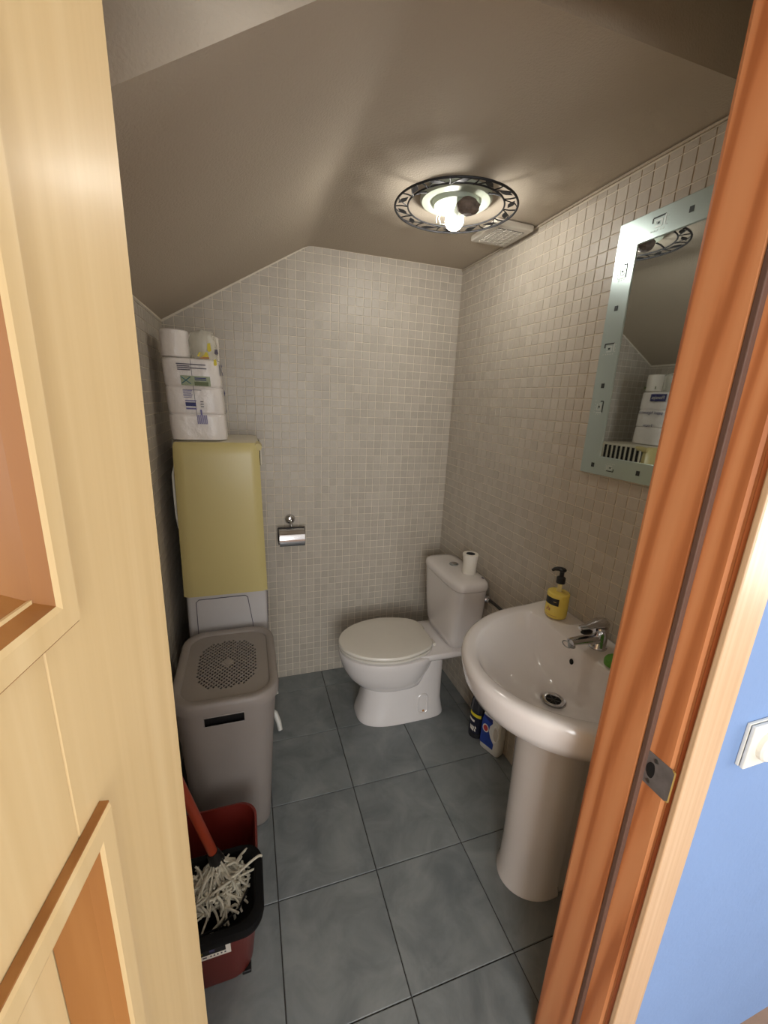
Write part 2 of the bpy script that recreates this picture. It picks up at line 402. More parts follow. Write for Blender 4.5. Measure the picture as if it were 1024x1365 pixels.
tiled_wall('wall_left', 'small beige mosaic tiled wall under the sloping ceiling', (XL, YB, 0), (0, -1, 0), (1, 0, 0),
           [(1, 0, YB - YF), (0, 1, ZS - .006)], YB - YF, ZS, lambda c, q: q[0] > 150 + 0.1011 * q[1] and c.y > 0.4, lb)
# ceiling: sloped part, flat part, drop face towards the door, higher strip by the door
cm = MB()
prof = [(XL, ZS), (XS - 0.05, slope_z(XS - 0.05)), (XS - 0.02, slope_z(XS - .02) - .001), (XS, ZC - 0.004), (XS + 0.02, ZC - 0.001), (XS + 0.06, ZC), (XR, ZC)]
N = 36
rings = []
for k in range(N + 1):
    y = YS + (YB - YS) * k / N
    rings.append([(x, y + (0.010 * math.sin(x * 7 + 1.0) if k == 0 else 0), z + 0.003 * math.sin(y * 5 + x * 3)) for x, z in prof])
cm.loft(rings, False, False, closed=False)
front = rings[0]
for i in range(len(front) - 1):
    a, b = front[i], front[i + 1]
    cm.quad(a, b, (b[0], b[1], ZR), (a[0], a[1], ZR))
cm.box(XL, XR, YF, YB, ZR, ZU + 0.05)
ceil = cm.build('ceiling', 'plaster', smooth=True, angle=25); tag(ceil, 'grey white plaster ceiling with sloping left side and flat centre', 'ceiling', kind='structure')
# thin sealant bead where right wall meets ceiling
tr = MB().tube([(XR - 0.006, y, ZC - 0.006 + 0.003 * math.sin(y * 5 + 2.1)) for y in [YS + (YB - YS) * k / 20 for k in range(21)]], 0.004, 6).build('trim_2', 'plaster'); tag(tr, 'thin plaster bead between mosaic wall and flat ceiling', 'trim', kind='structure')

# front wall with door opening, hall shell
JX = 0.289                      # rebate face of right jamb
OX0, OX1, OZ = -0.53, 0.33, 2.17
fw_ = MB()
fw_.box(-1.6, OX0, -0.972, YF, -.08, ZU).box(OX1, 2.6, -0.972, YF, -.08, ZU).box(OX0, OX1, -0.972, YF, OZ, ZU)
wfo = fw_.build('wall_front', 'hallwall'); tag(wfo, 'pale blue hall wall around the doorway', 'wall', kind='structure')
MB().box(XL, OX0, YF, YF + .006, 0, ZU).box(OX1, XR, YF, YF + .006, 0, ZU).box(OX0, OX1, YF, YF + .006, OZ, ZU).build('inner_plaster', 'hallwhite', wfo)
hw = MB().box(-1.7, -1.6, -3.4, -0.83, -.08, ZU); tag(hw.build('wall_hall_left', 'hallwhite'), 'white painted hall wall behind the open door', 'wall', kind='structure')
hw = MB().box(2.6, 2.7, -3.4, -2.75, -.08, ZU).box(2.6, 2.7, -1.45, -.83, -.08, ZU).box(2.6, 2.7, -2.75, -1.45, -.08, 0.6).box(2.6, 2.7, -2.75, -1.45, 2.3, ZU); tag(hw.build('wall_hall_right', 'hallwhite'), 'white painted end wall of the hall', 'wall', kind='structure')
hw = MB(); WX0, WX1, WZ0, WZ1 = -1.4, 0.1, 0.6, 2.3
hw.box(-1.7, WX0, -3.5, -3.4, -.08, ZU).box(WX1, 2.7, -3.5, -3.4, -.08, ZU).box(WX0, WX1, -3.5, -3.4, -.08, WZ0).box(WX0, WX1, -3.5, -3.4, WZ1, ZU)
tag(hw.build('wall_hall_back', 'hallwhite'), 'white painted hall wall with the added window', 'wall', kind='structure')
tag(MB().box(-1.7, 2.7, -3.5, YF, ZU, ZU + 0.05).build('ceiling_hall', 'hallwhite'), 'white painted hall ceiling', 'ceiling', kind='structure')
wn = thing('added_window_1', 'added unseen white framed hall window facing the doorway', 'window', (-0.65, -3.45, WZ0), kind='structure')  # made-up window, put in so daylight comes through the doorway
wf = MB()
for a in (WX0, -0.675, WX1 - 0.05): wf.box(a, a + 0.05, -3.47, -3.42, WZ0, WZ1)
for a in (WZ0, WZ1 - 0.05): wf.box(WX0, WX1, -3.47, -3.42, a, a + 0.05)
wf.build('added_window_frame', 'whiteplastic', wn)
wn = thing('added_window_2', 'added unseen white framed window in the end wall of the hall', 'window', (2.65, -2.1, WZ0), kind='structure')  # second made-up window, put in to light the door leaf
wf = MB()
for a in (-2.75, -2.125, -1.5): wf.box(2.62, 2.67, a, a + 0.05, WZ0, WZ1)
for a in (WZ0, WZ1 - 0.05): wf.box(2.62, 2.67, -2.75, -1.45, a, a + 0.05)
wf.build('added_window_frame', 'whiteplastic', wn)

# ------------------------------------------------------------------ door frame
df = thing('trim_1', 'orange brown wooden door frame with pale casing', 'door frame', (JX, -0.9, 0), kind='structure')
def jamb_profile(sx, xs):
    """sx: +1 right jamb; xs: rebate face x.  polygon in plan, counter-clockwise"""
    s = sx
    p = [(xs - s * 0.009, YF + 0.010), (xs - s * 0.0105, YF + 0.005), (xs - s * 0.0105, -0.908), (xs - s * 0.009, -0.9115), (xs, -0.9115), (xs, -0.9165),
         (xs, -0.958), (xs + s * 0.003, -0.9625), (xs + s * 0.002, -0.966), (xs + s * 0.003, -0.9735), (xs + s * 0.035, -0.9735), (xs + s * 0.035, YF + 0.010)]
    return p
for s, xs in ((1, JX), (-1, -0.492)):
    MB().prism([(x, y, 0) for x, y in jamb_profile(s, xs)], (0, 0, 2.16)).build('jamb', 'jamb', df, smooth=False)
    MB().box(min(xs + s * .0005, xs + s * 0.012), max(xs + s * .0005, xs + s * 0.012), -0.9775, -0.967, 0, 2.16, 0.002).build('jamb_edge', 'jamb_red', df)
    a, b = sorted((xs - s * 0.003, xs + s * 0.066))
    MB().box(a, b, -0.986, -0.9755, 0, 2.225, 0.0025).build('casing', 'casing', df)
MB().box(-0.481, 0.278, -0.9115, YF + .01, 2.13, 2.165).build('head', 'jamb', df)
MB().box(-0.492, JX, -0.972, -0.9115, 2.142, 2.165).build('head', 'jamb', df)
MB().box(-0.489, JX - .003, -0.986, -0.9755, 2.158, 2.225).build('casing', 'casing', df)
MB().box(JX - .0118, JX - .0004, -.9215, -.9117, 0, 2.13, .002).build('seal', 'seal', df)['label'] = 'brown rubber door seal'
# strike plate
sp = MB().prism([(JX - 0.0012, -0.9165, 0.937), (JX - 0.0012, -0.9165, 1.003), (JX - 0.0012, -0.963, 1.003), (JX - 0.0012, -0.968, 0.998), (JX - 0.0012, -0.968, 0.942), (JX - 0.0012, -0.963, 0.937)], (0.0014, 0, 0)).build('strike_plate', 'strike', df)
sp['label'] = 'worn dark metal strike plate'
lip = MB().loft([[(JX - 0.0012, -0.962, z0), (JX - 0.0012, -0.962, z1), (JX + 0.0004, -0.962, z1), (JX + 0.0004, -0.962, z0)] for z0, z1 in ((0.937, 1.003),)] +
                [[(JX - 0.001, -0.968, 0.938), (JX - 0.001, -0.968, 1.002), (JX + 0.001, -0.968, 1.002), (JX + 0.001, -0.968, 0.938)],
                 [(JX + 0.004, -0.974, 0.944), (JX + 0.004, -0.974, 0.996), (JX + 0.006, -0.974, 0.996), (JX + 0.006, -0.974, 0.944)]]).build('lip', 'gold', sp)
hl = [(JX - 0.0016, -0.932 + 0.010 * math.cos(t) * (1 if math.cos(t) > 0 else 0.6), 0.970 + 0.016 * math.sin(t)) for t in [2 * PI * i / 20 for i in range(20)]]
MB().prism(hl, (0.0003, 0, 0)).build('latch_hole', 'hole', sp)
for z in (0.946, 0.994):
    MB().lathe([(0.0045, 0), (0.0045, -0.0006), (0.003, -0.0009)], (JX - 0.0012, -0.931 if z < .97 else -0.937, z), 16, 'x').build('screw', 'satin', sp, smooth=True)

# ------------------------------------------------------------------ door leaf (open into the hall)
A = math.radians(9); HX, HY = -0.44, -0.985
dv = Vector((-math.sin(A), -math.cos(A), 0)); dn = Vector((math.cos(A), -math.sin(A), 0))
leaf = thing('door_1', 'pale varnished pine panel door standing open into the hall', 'door', (HX, HY, 0), kind='structure')
def lp(s, z, d): return Vector((HX, HY, 0)) + dv * s + dn * d + Vector((0, 0, z))
def lbox(s0, s1, z0, z1, d0=-0.035, d1=0.0):
    b = MB(); vs = [lp(s, z, d) for z in (z0, z1) for d in (d0, d1) for s in (s0, s1)]
    return b.add(vs, [(0, 2, 3, 1), (4, 5, 7, 6), (0, 1, 5, 4), (2, 6, 7, 3), (0, 4, 6, 2), (1, 3, 7, 5)])
LW, LH = 0.775, 2.115
S0, S1 = 0.127, LW - 0.127
panels = [(0.17, 0.62), (0.76, 1.350), (1.467, 1.93)]
OP = 0.022
def bevel_leaf_edge(o):
    md = o.modifiers.new('bevel', 'BEVEL'); md.width = 0.003; md.segments = 2; md.limit_method = 'ANGLE'
bevel_leaf_edge(lbox(0, S0 + OP, 0.012, LH).build('stile', 'pine', leaf))
bevel_leaf_edge(lbox(S1 - OP, LW, 0.012, LH).build('stile', 'pine', leaf))
zs = [0.012] + [v for a, b in panels for v in (a + OP, b - OP)] + [LH]
for k in range(0, len(zs), 2):
    lbox(S0 + OP - .001, S1 - OP + .001, zs[k], zs[k + 1], -0.0345, -0.0001).build('rail', 'pine', leaf)
for z0, z1 in panels:
    lbox(S0 + OP - .004, S1 - OP + .004, z0 + OP - .004, z1 - OP + .004, -0.024, -0.012).build('panel', 'pine', leaf)
    def ring(off, d): return [lp(S0 + off, z0 + off, d), lp(S1 - off, z0 + off, d), lp(S1 - off, z1 - off, d), lp(S0 + off, z1 - off, d)]
    mo = MB().loft([ring(0.0, 0.0002), ring(0.0, 0.0055), ring(0.0015, 0.007), ring(0.013, 0.007), ring(0.016, 0.006)], False, False).build('moulding', 'pine', leaf)
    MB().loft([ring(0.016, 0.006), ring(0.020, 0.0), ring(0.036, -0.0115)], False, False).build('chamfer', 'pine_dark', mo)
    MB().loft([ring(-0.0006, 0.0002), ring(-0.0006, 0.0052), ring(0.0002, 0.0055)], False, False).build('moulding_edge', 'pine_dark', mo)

# light switch on hall wall
sw = thing('light_switch', 'cream square wall switch with round dial beside the door casing', 'light switch', (0.475, -0.972, 1.03))
MB().box(0.432, 0.520, -0.978, -0.9722, 0.985, 1.073, 0.0015).build('back_plate', 'switch', sw)
MB().box(0.434, 0.518, -0.979, -0.9775, 0.987, 1.071).build('gap', 'black', sw)
MB().box(0.432, 0.520, -0.986, -0.979, 0.985, 1.073, 0.002).build('cover_plate', 'switch', sw)
MB().lathe([(0.030, -0.9855), (0.030, -0.993), (0.027, -0.996), (0.012, -0.997)], (0.480, 0, 1.027), 36, 'y').build('dial', 'switch', sw, smooth=True)

# ------------------------------------------------------------------ toilet
TY = 0.412
toilet = thing('toilet', 'white ceramic close coupled toilet with closed lid in the corner', 'toilet', (0.40, TY, 0))
def TX(u): return XR - u
def egg(u0, u1, hw, z, ef=2.0, eb=3.0, split=0.45, n=56, hwb=None):
    uc = u0 + (u1 - u0) * split; pts = []
    for i in range(n):
        t = 2 * PI * i / n; ct, st = math.cos(t), math.sin(t)
        if ct >= 0: u = uc + (u1 - uc) * abs(ct) ** (2 / ef); v = hw * sgn(st) * abs(st) ** (2 / ef)
        else: u = uc - (uc - u0) * abs(ct) ** (2 / eb); v = hw * sgn(st) * abs(st) ** (2 / eb)
        pts.append((TX(u), TY + v, z))
    return pts
pm = MB()
pm.loft([egg(.15, .612, .136, 0, 3, 5), egg(.15, .612, .136, .012, 3, 5), egg(.155, .606, .132, .03, 3, 5), egg(.165, .590, .122, .09, 2.8, 5), egg(.165, .580, .117, .16, 2.6, 5), egg(.165, .585, .115, .22, 2.4, 5), egg(.165, .60, .115, .34, 2.2, 5)])
pm.loft([egg(.34, .565, .075, .165), egg(.31, .585, .100, .178), egg(.275, .622, .137, .205), egg(.25, .660, .160, .25, 2, 2.4), egg(.232, .685, .173, .30, 2, 2.6), egg(.222, .700, .182, .35, 2, 2.8), egg(.220, .705, .186, .375, 2, 3), egg(.222, .703, .184, .385, 2, 3), egg(.24, .69, .170, .391, 2, 3)])
pm.loft([egg(.05, .40, .085, .30, 6, 6), egg(.03, .42, .125, .335, 6, 6), egg(.012, .43, .158, .362, 6, 6), egg(.008, .43, .163, .372, 6, 6), egg(.008, .43, .163, .388, 6, 6), egg(.012, .43, .158, .394, 6, 6)])
pan = pm.build('pan', 'porcelain', toilet, smooth=True, angle=50)
# bolt recess on the side of the foot
nx0 = 0.435
cap = []
for i in range(24):
    t = 2 * PI * i / 24
    cap.append((nx0 + 0.026 * math.cos(t), 0, 0.09 + 0.022 * math.sin(t) + (0.03 if math.sin(t) > 0 else -0.03)))
def sidey(z): return TY - (0.1355 if z < .02 else 0.1318 - (z - .03) * (0.0100 / 0.06) if z < .09 else 0.1215 - (z - .09) * 0.0714)
MB().tube([(x, sidey(z) - 0.0005, z) for x, y, z in cap], 0.0055, 6, closed=True).build('bolt_recess', 'porcelain', pan, smooth=True)
MB().lathe([(0.006, 0.003), (0.006, -0.001), (0.003, -0.002)], (nx0 + 0.004, sidey(0.05), 0.05), 12, 'y').build('bolt', 'brownprint', pan)
def seat_outline(z, off=0.0, n=64):
    pts = []
    for i in range(n):
        t = 2 * PI * i / n; ct, st = math.cos(t), math.sin(t)
        if ct >= 0: u = .445 + (.261 - off) * ct; v = (.190 - off) * st
        else:
            e_ = 6.0; den = (abs(ct) ** e_ + abs(st) ** e_) ** (1 / e_)          # rounded square, sides drawn in towards the hinge
            u = .445 + (.202 - off) * ct / den; v = (.190 - off) * st / den
            v *= 1 - .30 * ((.445 - u) / .202) ** 1.5
        pts.append((TX(u), TY + v, z))
    return pts
MB().loft([seat_outline(.391, .024), seat_outline(.3965, .022), seat_outline(.3972, .003), seat_outline(.400, .001), seat_outline(.4085, .001), seat_outline(.4108, .004), seat_outline(.4110, .02)]).build('seat', 'seatplastic', toilet, smooth=True)
MB().loft([seat_outline(.4110, .024), seat_outline(.4160, .022), seat_outline(.4168, .002), seat_outline(.419, 0), seat_outline(.426, 0), seat_outline(.431, .004), seat_outline(.4335, .02), seat_outline(.435, .06)]).build('lid', 'seatplastic', toilet, smooth=True)
for dy in (-0.075, 0.075):
    MB().lathe([(0.009, -0.02), (0.009, 0.02)], (TX(.235), TY + dy, .408), 12, 'y').build('hinge', 'seatplastic', toilet, smooth=True)
def tank_ring(u0, u1, hw, z, e=5): return [(x, y, z) for x, y, _ in superell(TX((u0 + u1) / 2), TY + .002, (u1 - u0) / 2, hw, e, z, 56)]
MB().loft([tank_ring(.02, .155, .135, .396), tank_ring(.014, .172, .152, .405), tank_ring(.010, .182, .166, .45), tank_ring(.008, .188, .184, .55), tank_ring(.008, .191, .197, .65), tank_ring(.008, .194, .203, .728), tank_ring(.014, .188, .198, .7295)]).build('cistern', 'porcelain', toilet, smooth=True, angle=50)
cl = MB().loft([tank_ring(.02, .180, .190, .7296), tank_ring(.014, .186, .196, .7325), tank_ring(.007, .197, .208, .7335), tank_ring(.006, .199, .210, .752), tank_ring(.010, .194, .205, .766), tank_ring(.020, .182, .192, .774), tank_ring(.05, .15, .16, .777)]).build('cistern_lid', 'porcelain', toilet, smooth=True, angle=50)
fb = MB().lathe([(0.024, 0.7765), (0.024, 0.781), (0.020, 0.783), (0.0185, 0.7805)], (TX(.092), TY + .04, 0), 28).build('flush_button', 'satin', cl, smooth=True)
MB().lathe([(0.017, 0.7805), (0.017, 0.7835), (0.0155, 0.7845)], (TX(.092), TY + .04, 0), 24).build('push_cap', 'chrome', fb, smooth=True)
MB().box(TX(.036), TX(.029), TY - .155, TY - .140, .7745, .7765).build('logo_mark', 'greyink', cl)

# spare paper roll standing on the cistern
pr = thing('toilet_paper_roll', 'slim nearly used toilet paper roll standing on the cistern', 'paper roll', (0.655, 0.335, 0.7775))
prof_ = [(r * 1.42, z) for r, z in [(0.0245, 0.7778), (0.0235, 0.80), (0.0240, 0.83), (0.0262, 0.862), (0.0275, 0.874), (0.0265, 0.878), (0.016, 0.8785), (0.0155, 0.874), (0.0155, 0.80)]]
MB().lathe(prof_, (0.655, 0.335, 0), 32, cap=True).build('paper', 'paper', pr, smooth=True, angle=60)
MB().lathe([(0.0222, 0.8775), (0.0215, 0.8775), (0.0215, 0.80)], (0.655, 0.335, 0), 24).build('core', 'hole', pr, smooth=True)

# water valve and hose of the cistern
wv = thing('cistern_water_hose', 'braided metal water hose with chrome nut on the cistern side', 'water hose', (0.690, 0.19, 0.69))
MB().lathe([(0.014, 0.2085), (0.017, 0.204), (0.017, 0.196), (0.012, 0.193), (0.012, 0.178)], (0.690, 0, 0.695), 20, 'y').build('nut', 'chrome', wv, smooth=True)
hp = [(0.690, 0.182, 0.695), (0.694, 0.16, 0.694), (0.699, 0.13, 0.690), (0.704, 0.09, 0.684), (0.707, 0.04, 0.672), (0.708, -0.01, 0.652), (0.709, -0.05, 0.625)]
MB().tube(hp, 0.0075, 10).build('hose', 'darkmetal', wv, smooth=True)
MB().lathe([(0.012, XR - .004), (0.012, 0.702), (0.008, 0.700)], (0, -0.05, 0.618), 16, 'x').build('wall_valve', 'chrome', wv, smooth=True)

# ------------------------------------------------------------------ washbasin
BY = -0.487; BCX, BCY = 0.487, -0.493
def in_out(x, y, a=0.400, b=0.330, xc=0.600, xmax=XR - 0.004, sq=0.0):
    if x > xmax: return False
    v = (y - BY) / b
    if x >= xc: return abs(v) <= 1
    return ((x - xc) / a) ** 2 + v * v <= 1
def in_in(x, y):
    v = (y - BY) / 0.282
    if x > 0.598 - 0.012 * (1 - min(1, abs(v))) : return False
    return ((x - 0.615) / 0.372) ** 2 + v * v <= 1
def polar(fn, n, cx=BCX, cy=BCY):
    out = []
    for i in range(n):
        t = 2 * PI * i / n; dx, dy = math.cos(t), math.sin(t); lo, hi = 0, 0.8
        for _ in range(40):
            mid = (lo + hi) / 2
            if fn(cx + dx * mid, cy + dy * mid): lo = mid
            else: hi = mid
        out.append(lo)
    return out
NB = 160
Ro = polar(in_out, NB); Ri = polar(in_in, NB)
def smoothr(R, k, it):
    for _ in range(it):
        R = [(R[i - 1] + k * R[i] + R[(i + 1) % len(R)]) / (k + 2) for i in range(len(R))]
    return R
Ro_s = smoothr(Ro, 2, 2)
for i in range(NB):       # keep flat against wall
    Ro_s[i] = min(Ro_s[i], Ro[i] + 0.001)
Ri_s = smoothr(Ri, 2, 3)
def bring(R, z, off=0.0, k=1.0):
    pts = []
    for i in range(NB):
        t = 2 * PI * i / NB; r = R[i] * k + off; x, y = BCX + r * math.cos(t), BCY + r * math.sin(t)
        zz = z
        pts.append((min(x, XR - 0.004), y, zz))
    return pts
basin = thing('washbasin', 'white ceramic pedestal washbasin on the right wall', 'washbasin', (0.53, BY, 0))
BZ = 0.864
def zdeck(ring):      # the tap ledge rises slightly towards the wall
    return [(x, y, z + max(0, (x - 0.60)) * 0.10) for x, y, z in ring]
Rz = [0.118] * NB
R = []
def mixr(a): return [Ro_s[i] * a + (1 - a) * min(Ro_s[i], 0.13) for i in range(NB)]
R.append(bring(mixr(0.0), 0.690)); R.append(bring(mixr(0.25), 0.698)); R.append(bring(mixr(0.55), 0.722)); R.append(bring(mixr(0.8), 0.757)); R.append(bring(mixr(0.94), 0.795))
R.append(bring(Ro_s, 0.822, -0.004)); R.append(bring(Ro_s, 0.842)); R.append(zdeck(bring(Ro_s, BZ - 0.008, -0.002))); R.append(zdeck(bring(Ro_s, BZ - 0.001, -0.010))); R.append(zdeck(bring(Ro_s, BZ, -0.018)))
Rm = [max(Ri_s[i] + 0.009, 0) for i in range(NB)]
R.append(zdeck(bring([min(Rm[i], Ro_s[i] - 0.02) for i in range(NB)], BZ - 0.0005))); R.append(bring(Ri_s, BZ - 0.005, 0.002)); R.append(bring(Ri_s, BZ - 0.016, -0.005))
for k, z in ((0.90, 0.822), (0.78, 0.790), (0.64, 0.765), (0.50, 0.745)): R.append(bring(Ri_s, z, 0, k))
R.append(bring([min(0.075, Ri_s[i] * .46) for i in range(NB)], 0.733)); R.append(bring([0.040] * NB, 0.7262))
R.append(bring([0.036] * NB, 0.722)); R.append(bring([0.034] * NB, 0.715))
bowl = MB().loft(R, True, True).build('bowl', 'porcelain', basin, smooth=True, angle=70)
dr = MB().lathe([(0.033, 0.7255), (0.033, 0.7275), (0.029, 0.7285), (0.023, 0.7265), (0.021, 0.7215)], (BCX, BCY, 0), 32, cap=False).build('drain', 'chrome', basin, smooth=True)
MB().lathe([(0.0215, 0.7235), (0.0215, 0.7240)], (BCX, BCY, 0), 28).build('drain_opening', 'hole', dr)
for a in range(3):
    t = a * PI / 3 + .3; MB().tube([(BCX - .02 * math.cos(t), BCY - .02 * math.sin(t), .7246), (BCX + .02 * math.cos(t), BCY + .02 * math.sin(t), .7246)], 0.002, 6).build('drain_bar', 'darkmetal', dr)
MB().sphere((0.574, -0.452, 0.815), 0.0035, 0.008, 0.0105, 16, 8).build('overflow_hole', 'hole', basin, smooth=True)
# pedestal
def ped(z, k, flare=0.0):
    pts = []
    cx, cy = 0.532, -0.480; rx, ry = 0.122 * k + flare, 0.100 * k + flare
    for i in range(25):
        t = PI / 2 + PI * i / 24
        pts.append((cx + rx * math.cos(t), cy + ry * math.sin(t), z))
    hb = ry * 0.985
    pts += [(cx + 0.030, cy - hb, z), (cx + 0.038, cy - hb + 0.009, z), (cx + 0.125, cy - hb + 0.016, z), (cx + 0.125, cy + hb - 0.016, z), (cx + 0.038, cy + hb - 0.009, z), (cx + 0.030, cy + hb, z)]
    return pts
MB().loft([ped(0, 1.0, .004), ped(0.012, 1.0, .004), ped(0.03, 0.97), ped(0.15, 0.96), ped(0.35, 0.98), ped(0.55, 1.02), ped(0.64, 1.08), ped(0.70, 1.16)]).build('pedestal', 'porcelain', basin, smooth=True, angle=35)

# mixer tap
TPX, TPY, TZ = 0.648, -0.470, BZ + 0.005
tap = thing('basin_tap', 'chrome single lever mixer tap on the washbasin ledge', 'tap', (TPX, TPY, TZ))
MB().lathe([(0.027, TZ), (0.027, TZ + .004), (0.0235, TZ + .008), (0.0225, TZ + .045), (0.0235, TZ + .060), (0.0215, TZ + .070), (0.012, TZ + .074)], (TPX, TPY, 0), 32).build('body', 'chrome', tap, smooth=True)
def spr(cx, cz, hy, hz, n=16): return [(cx, TPY + hy * math.cos(2 * PI * i / n), cz + hz * math.sin(2 * PI * i / n)) for i in range(n)]
spout = MB().loft([spr(TPX - .005, TZ + .030, .019, .019), spr(TPX - .03, TZ + .032, .0185, .015), spr(TPX - .06, TZ + .034, .017, .0125), spr(TPX - .095, TZ + .034, .0155, .011), spr(TPX - .112, TZ + .033, .0145, .0105)]).build('spout', 'chrome', tap, smooth=True)
MB().lathe([(0.011, TZ + .016), (0.011, TZ + .028)], (TPX - .104, TPY, 0), 20).build('aerator', 'satin', spout, smooth=True)
MB().tube([(TPX - .113 + .012 * math.cos(t) - .01, TPY + .014 * math.sin(t), TZ + .028 + 0.004 * math.sin(t)) for t in [2 * PI * i / 20 for i in range(20)]], 0.0018, 6, closed=True).build('plug_ring', 'satin', spout, smooth=True)
lev = MB().loft([spr(TPX + .022, TZ + .078, .012, .008), spr(TPX + .010, TZ + .082, .021, .015), spr(TPX - .010, TZ + .085, .022, .014), spr(TPX - .035, TZ + .083, .018, .010), spr(TPX - .060, TZ + .079, .013, .0065), spr(TPX - .080, TZ + .078, .0105, .006), spr(TPX - .086, TZ + .078, .006, .004)]).build('lever', 'chrome', tap, smooth=True)
MB().sphere((TPX - .055, TPY, TZ + .060), .022, .011, .007, 16, 8).build('lever_dark_reflection', 'black', tap, smooth=True)  # black ellipsoid stands in for the dark reflection under the lever

# hand soap bottle
SX, SY, SZ = 0.652, -0.272, BZ + 0.0062
soap = thing('soap_dispenser', 'yellow liquid soap bottle with black pump on the washbasin ledge', 'soap bottle', (SX, SY, SZ))
sring = lambda r, z: [(SX + r * .92 * math.cos(2 * PI * i / 36), SY + r * 1.0 * math.sin(2 * PI * i / 36), SZ + z) for i in range(36)]
MB().loft([sring(.033, 0), sring(.0375, .004), sring(.039, .012), sring(.039, .088), sring(.0380, .0915), sring(.034, .0935), sring(.013, .0945)]).build('bottle', 'soapyellow', soap, smooth=True, angle=50)
MB().lathe([(.0085, SZ + .0945), (.0075, SZ + .128)], (SX, SY, 0), 16).build('pump_tube', 'soaptube', soap, smooth=True)
MB().lathe([(.0145, SZ + .126), (.0155, SZ + .128), (.0150, SZ + .146), (.010, SZ + .150), (.0075, SZ + .152), (.0075, SZ + .168), (.013, SZ + .171), (.0135, SZ + .177), (.009, SZ + .181)], (SX, SY, 0), 24).build('pump', 'black', soap, smooth=True)
nd = Vector((-0.75, 0.55, 0)).normalized()
npt = [Vector((SX, SY, SZ + .176)) + nd * d + Vector((0, 0, h)) for d, h in ((0, 0), (.015, .001), (.026, -.002), (.033, -.008))]
MB().tube(npt, [.008, .0075, .006, .0045], 10).build('nozzle', 'black', soap, smooth=True)
def curved_label(z0, z1, a0, a1, r, n=14):
    b = MB(); rows = [[(SX + r * .92 * math.cos(a0 + (a1 - a0) * i / n), SY + r * math.sin(a0 + (a1 - a0) * i / n), SZ + z) for i in range(n + 1)] for z in (z0, z1)]
    return b.loft(rows, False, False, closed=False)
fa = math.atan2(CAM.y - SY, CAM.x - SX)
curved_label(.052, .078, fa - 1.35, fa + .12, .0394).build('label', 'black', soap)
curved_label(.064, .067, fa - .35, fa - .1, .0397).build('label_print', 'gold', soap)
for a_, z_, w_ in ((-.95, .026, .16), (-.80, .033, .10), (-.65, .028, .16)): curved_label(z_, z_ + .010, fa + a_ - w_ / 2, fa + a_ + w_ / 2, .0394, 4).build('emblem', 'brownprint', soap)
curved_label(.012, .0135, fa - 1.1, fa + .1, .0394).build('label_print', 'brownprint', soap)

# green soap bar at the other end of the ledge
gs = MB().loft([[(0.626 + a * c_, -0.560 + b * s_, BZ + z) for c_, s_ in [(math.cos(2 * PI * i / 24), math.sin(2 * PI * i / 24)) for i in range(24)]] for a, b, z in ((.030, .022, .0035), (.036, .028, .008), (.037, .029, .018), (.034, .026, .025), (.02, .014, .028))])
tag(gs.build('soap_bar', 'greensoap', smooth=True, loc=(0.626, -0.560, BZ + 0.0035)), 'green bar of soap on the washbasin ledge beside the tap', 'soap')

# ------------------------------------------------------------------ bottles on the floor
b1 = thing('cleaner_bottle', 'dark cleaner bottle with red cap and yellow banded label under the washbasin', 'bottle', (0.655, 0.118, 0))
bx, by = 0.655, 0.118
MB().lathe([(.028, 0.0), (.036, .005), (.037, .02), (.037, .17), (.034, .20), (.023, .245), (.0155, .27), (.014, .285)], (bx, by, 0), 32).build('body', 'darkbottle', b1, smooth=True)
MB().lathe([(.017, .284), (.018, .288), (.018, .318), (.015, .322)], (bx, by, 0), 24).build('cap', 'darkred', b1, smooth=True)
def cyl_label(x, y, r, z0, z1, a0, a1, n=14, tilt=0.0):
    rows = [[(x + r * math.cos(a0 + (a1 - a0) * i / n), y + r * math.sin(a0 + (a1 - a0) * i / n), z + tilt * (i / n - .5)) for i in range(n + 1)] for z in (z0, z1)]
    return MB().loft(rows, False, False, closed=False)
fa1 = math.atan2(CAM.y - by, CAM.x - bx)
cyl_label(bx, by, .0373, .035, .155, fa1 - 1.2, fa1 + 0.75).build('label', 'darklabel', b1)
cyl_label(bx, by, .0376, .128, .145, fa1 - 1.15, fa1 + .5, tilt=-.014).build('label_band', 'yellowprint', b1)
for a_, z_, w_ in ((-.75, .100, .9), (-.75, .062, .25), (-.42, .062, .25), (-.1, .062, .2), (-.58, .050, .5), (-.15, .046, .2)):
    cyl_label(bx, by, .0376, z_, z_ + .012, fa1 + a_ - w_ / 2, fa1 + a_ + w_ / 2, 6, tilt=-.008).build('label_print', 'paper', b1)
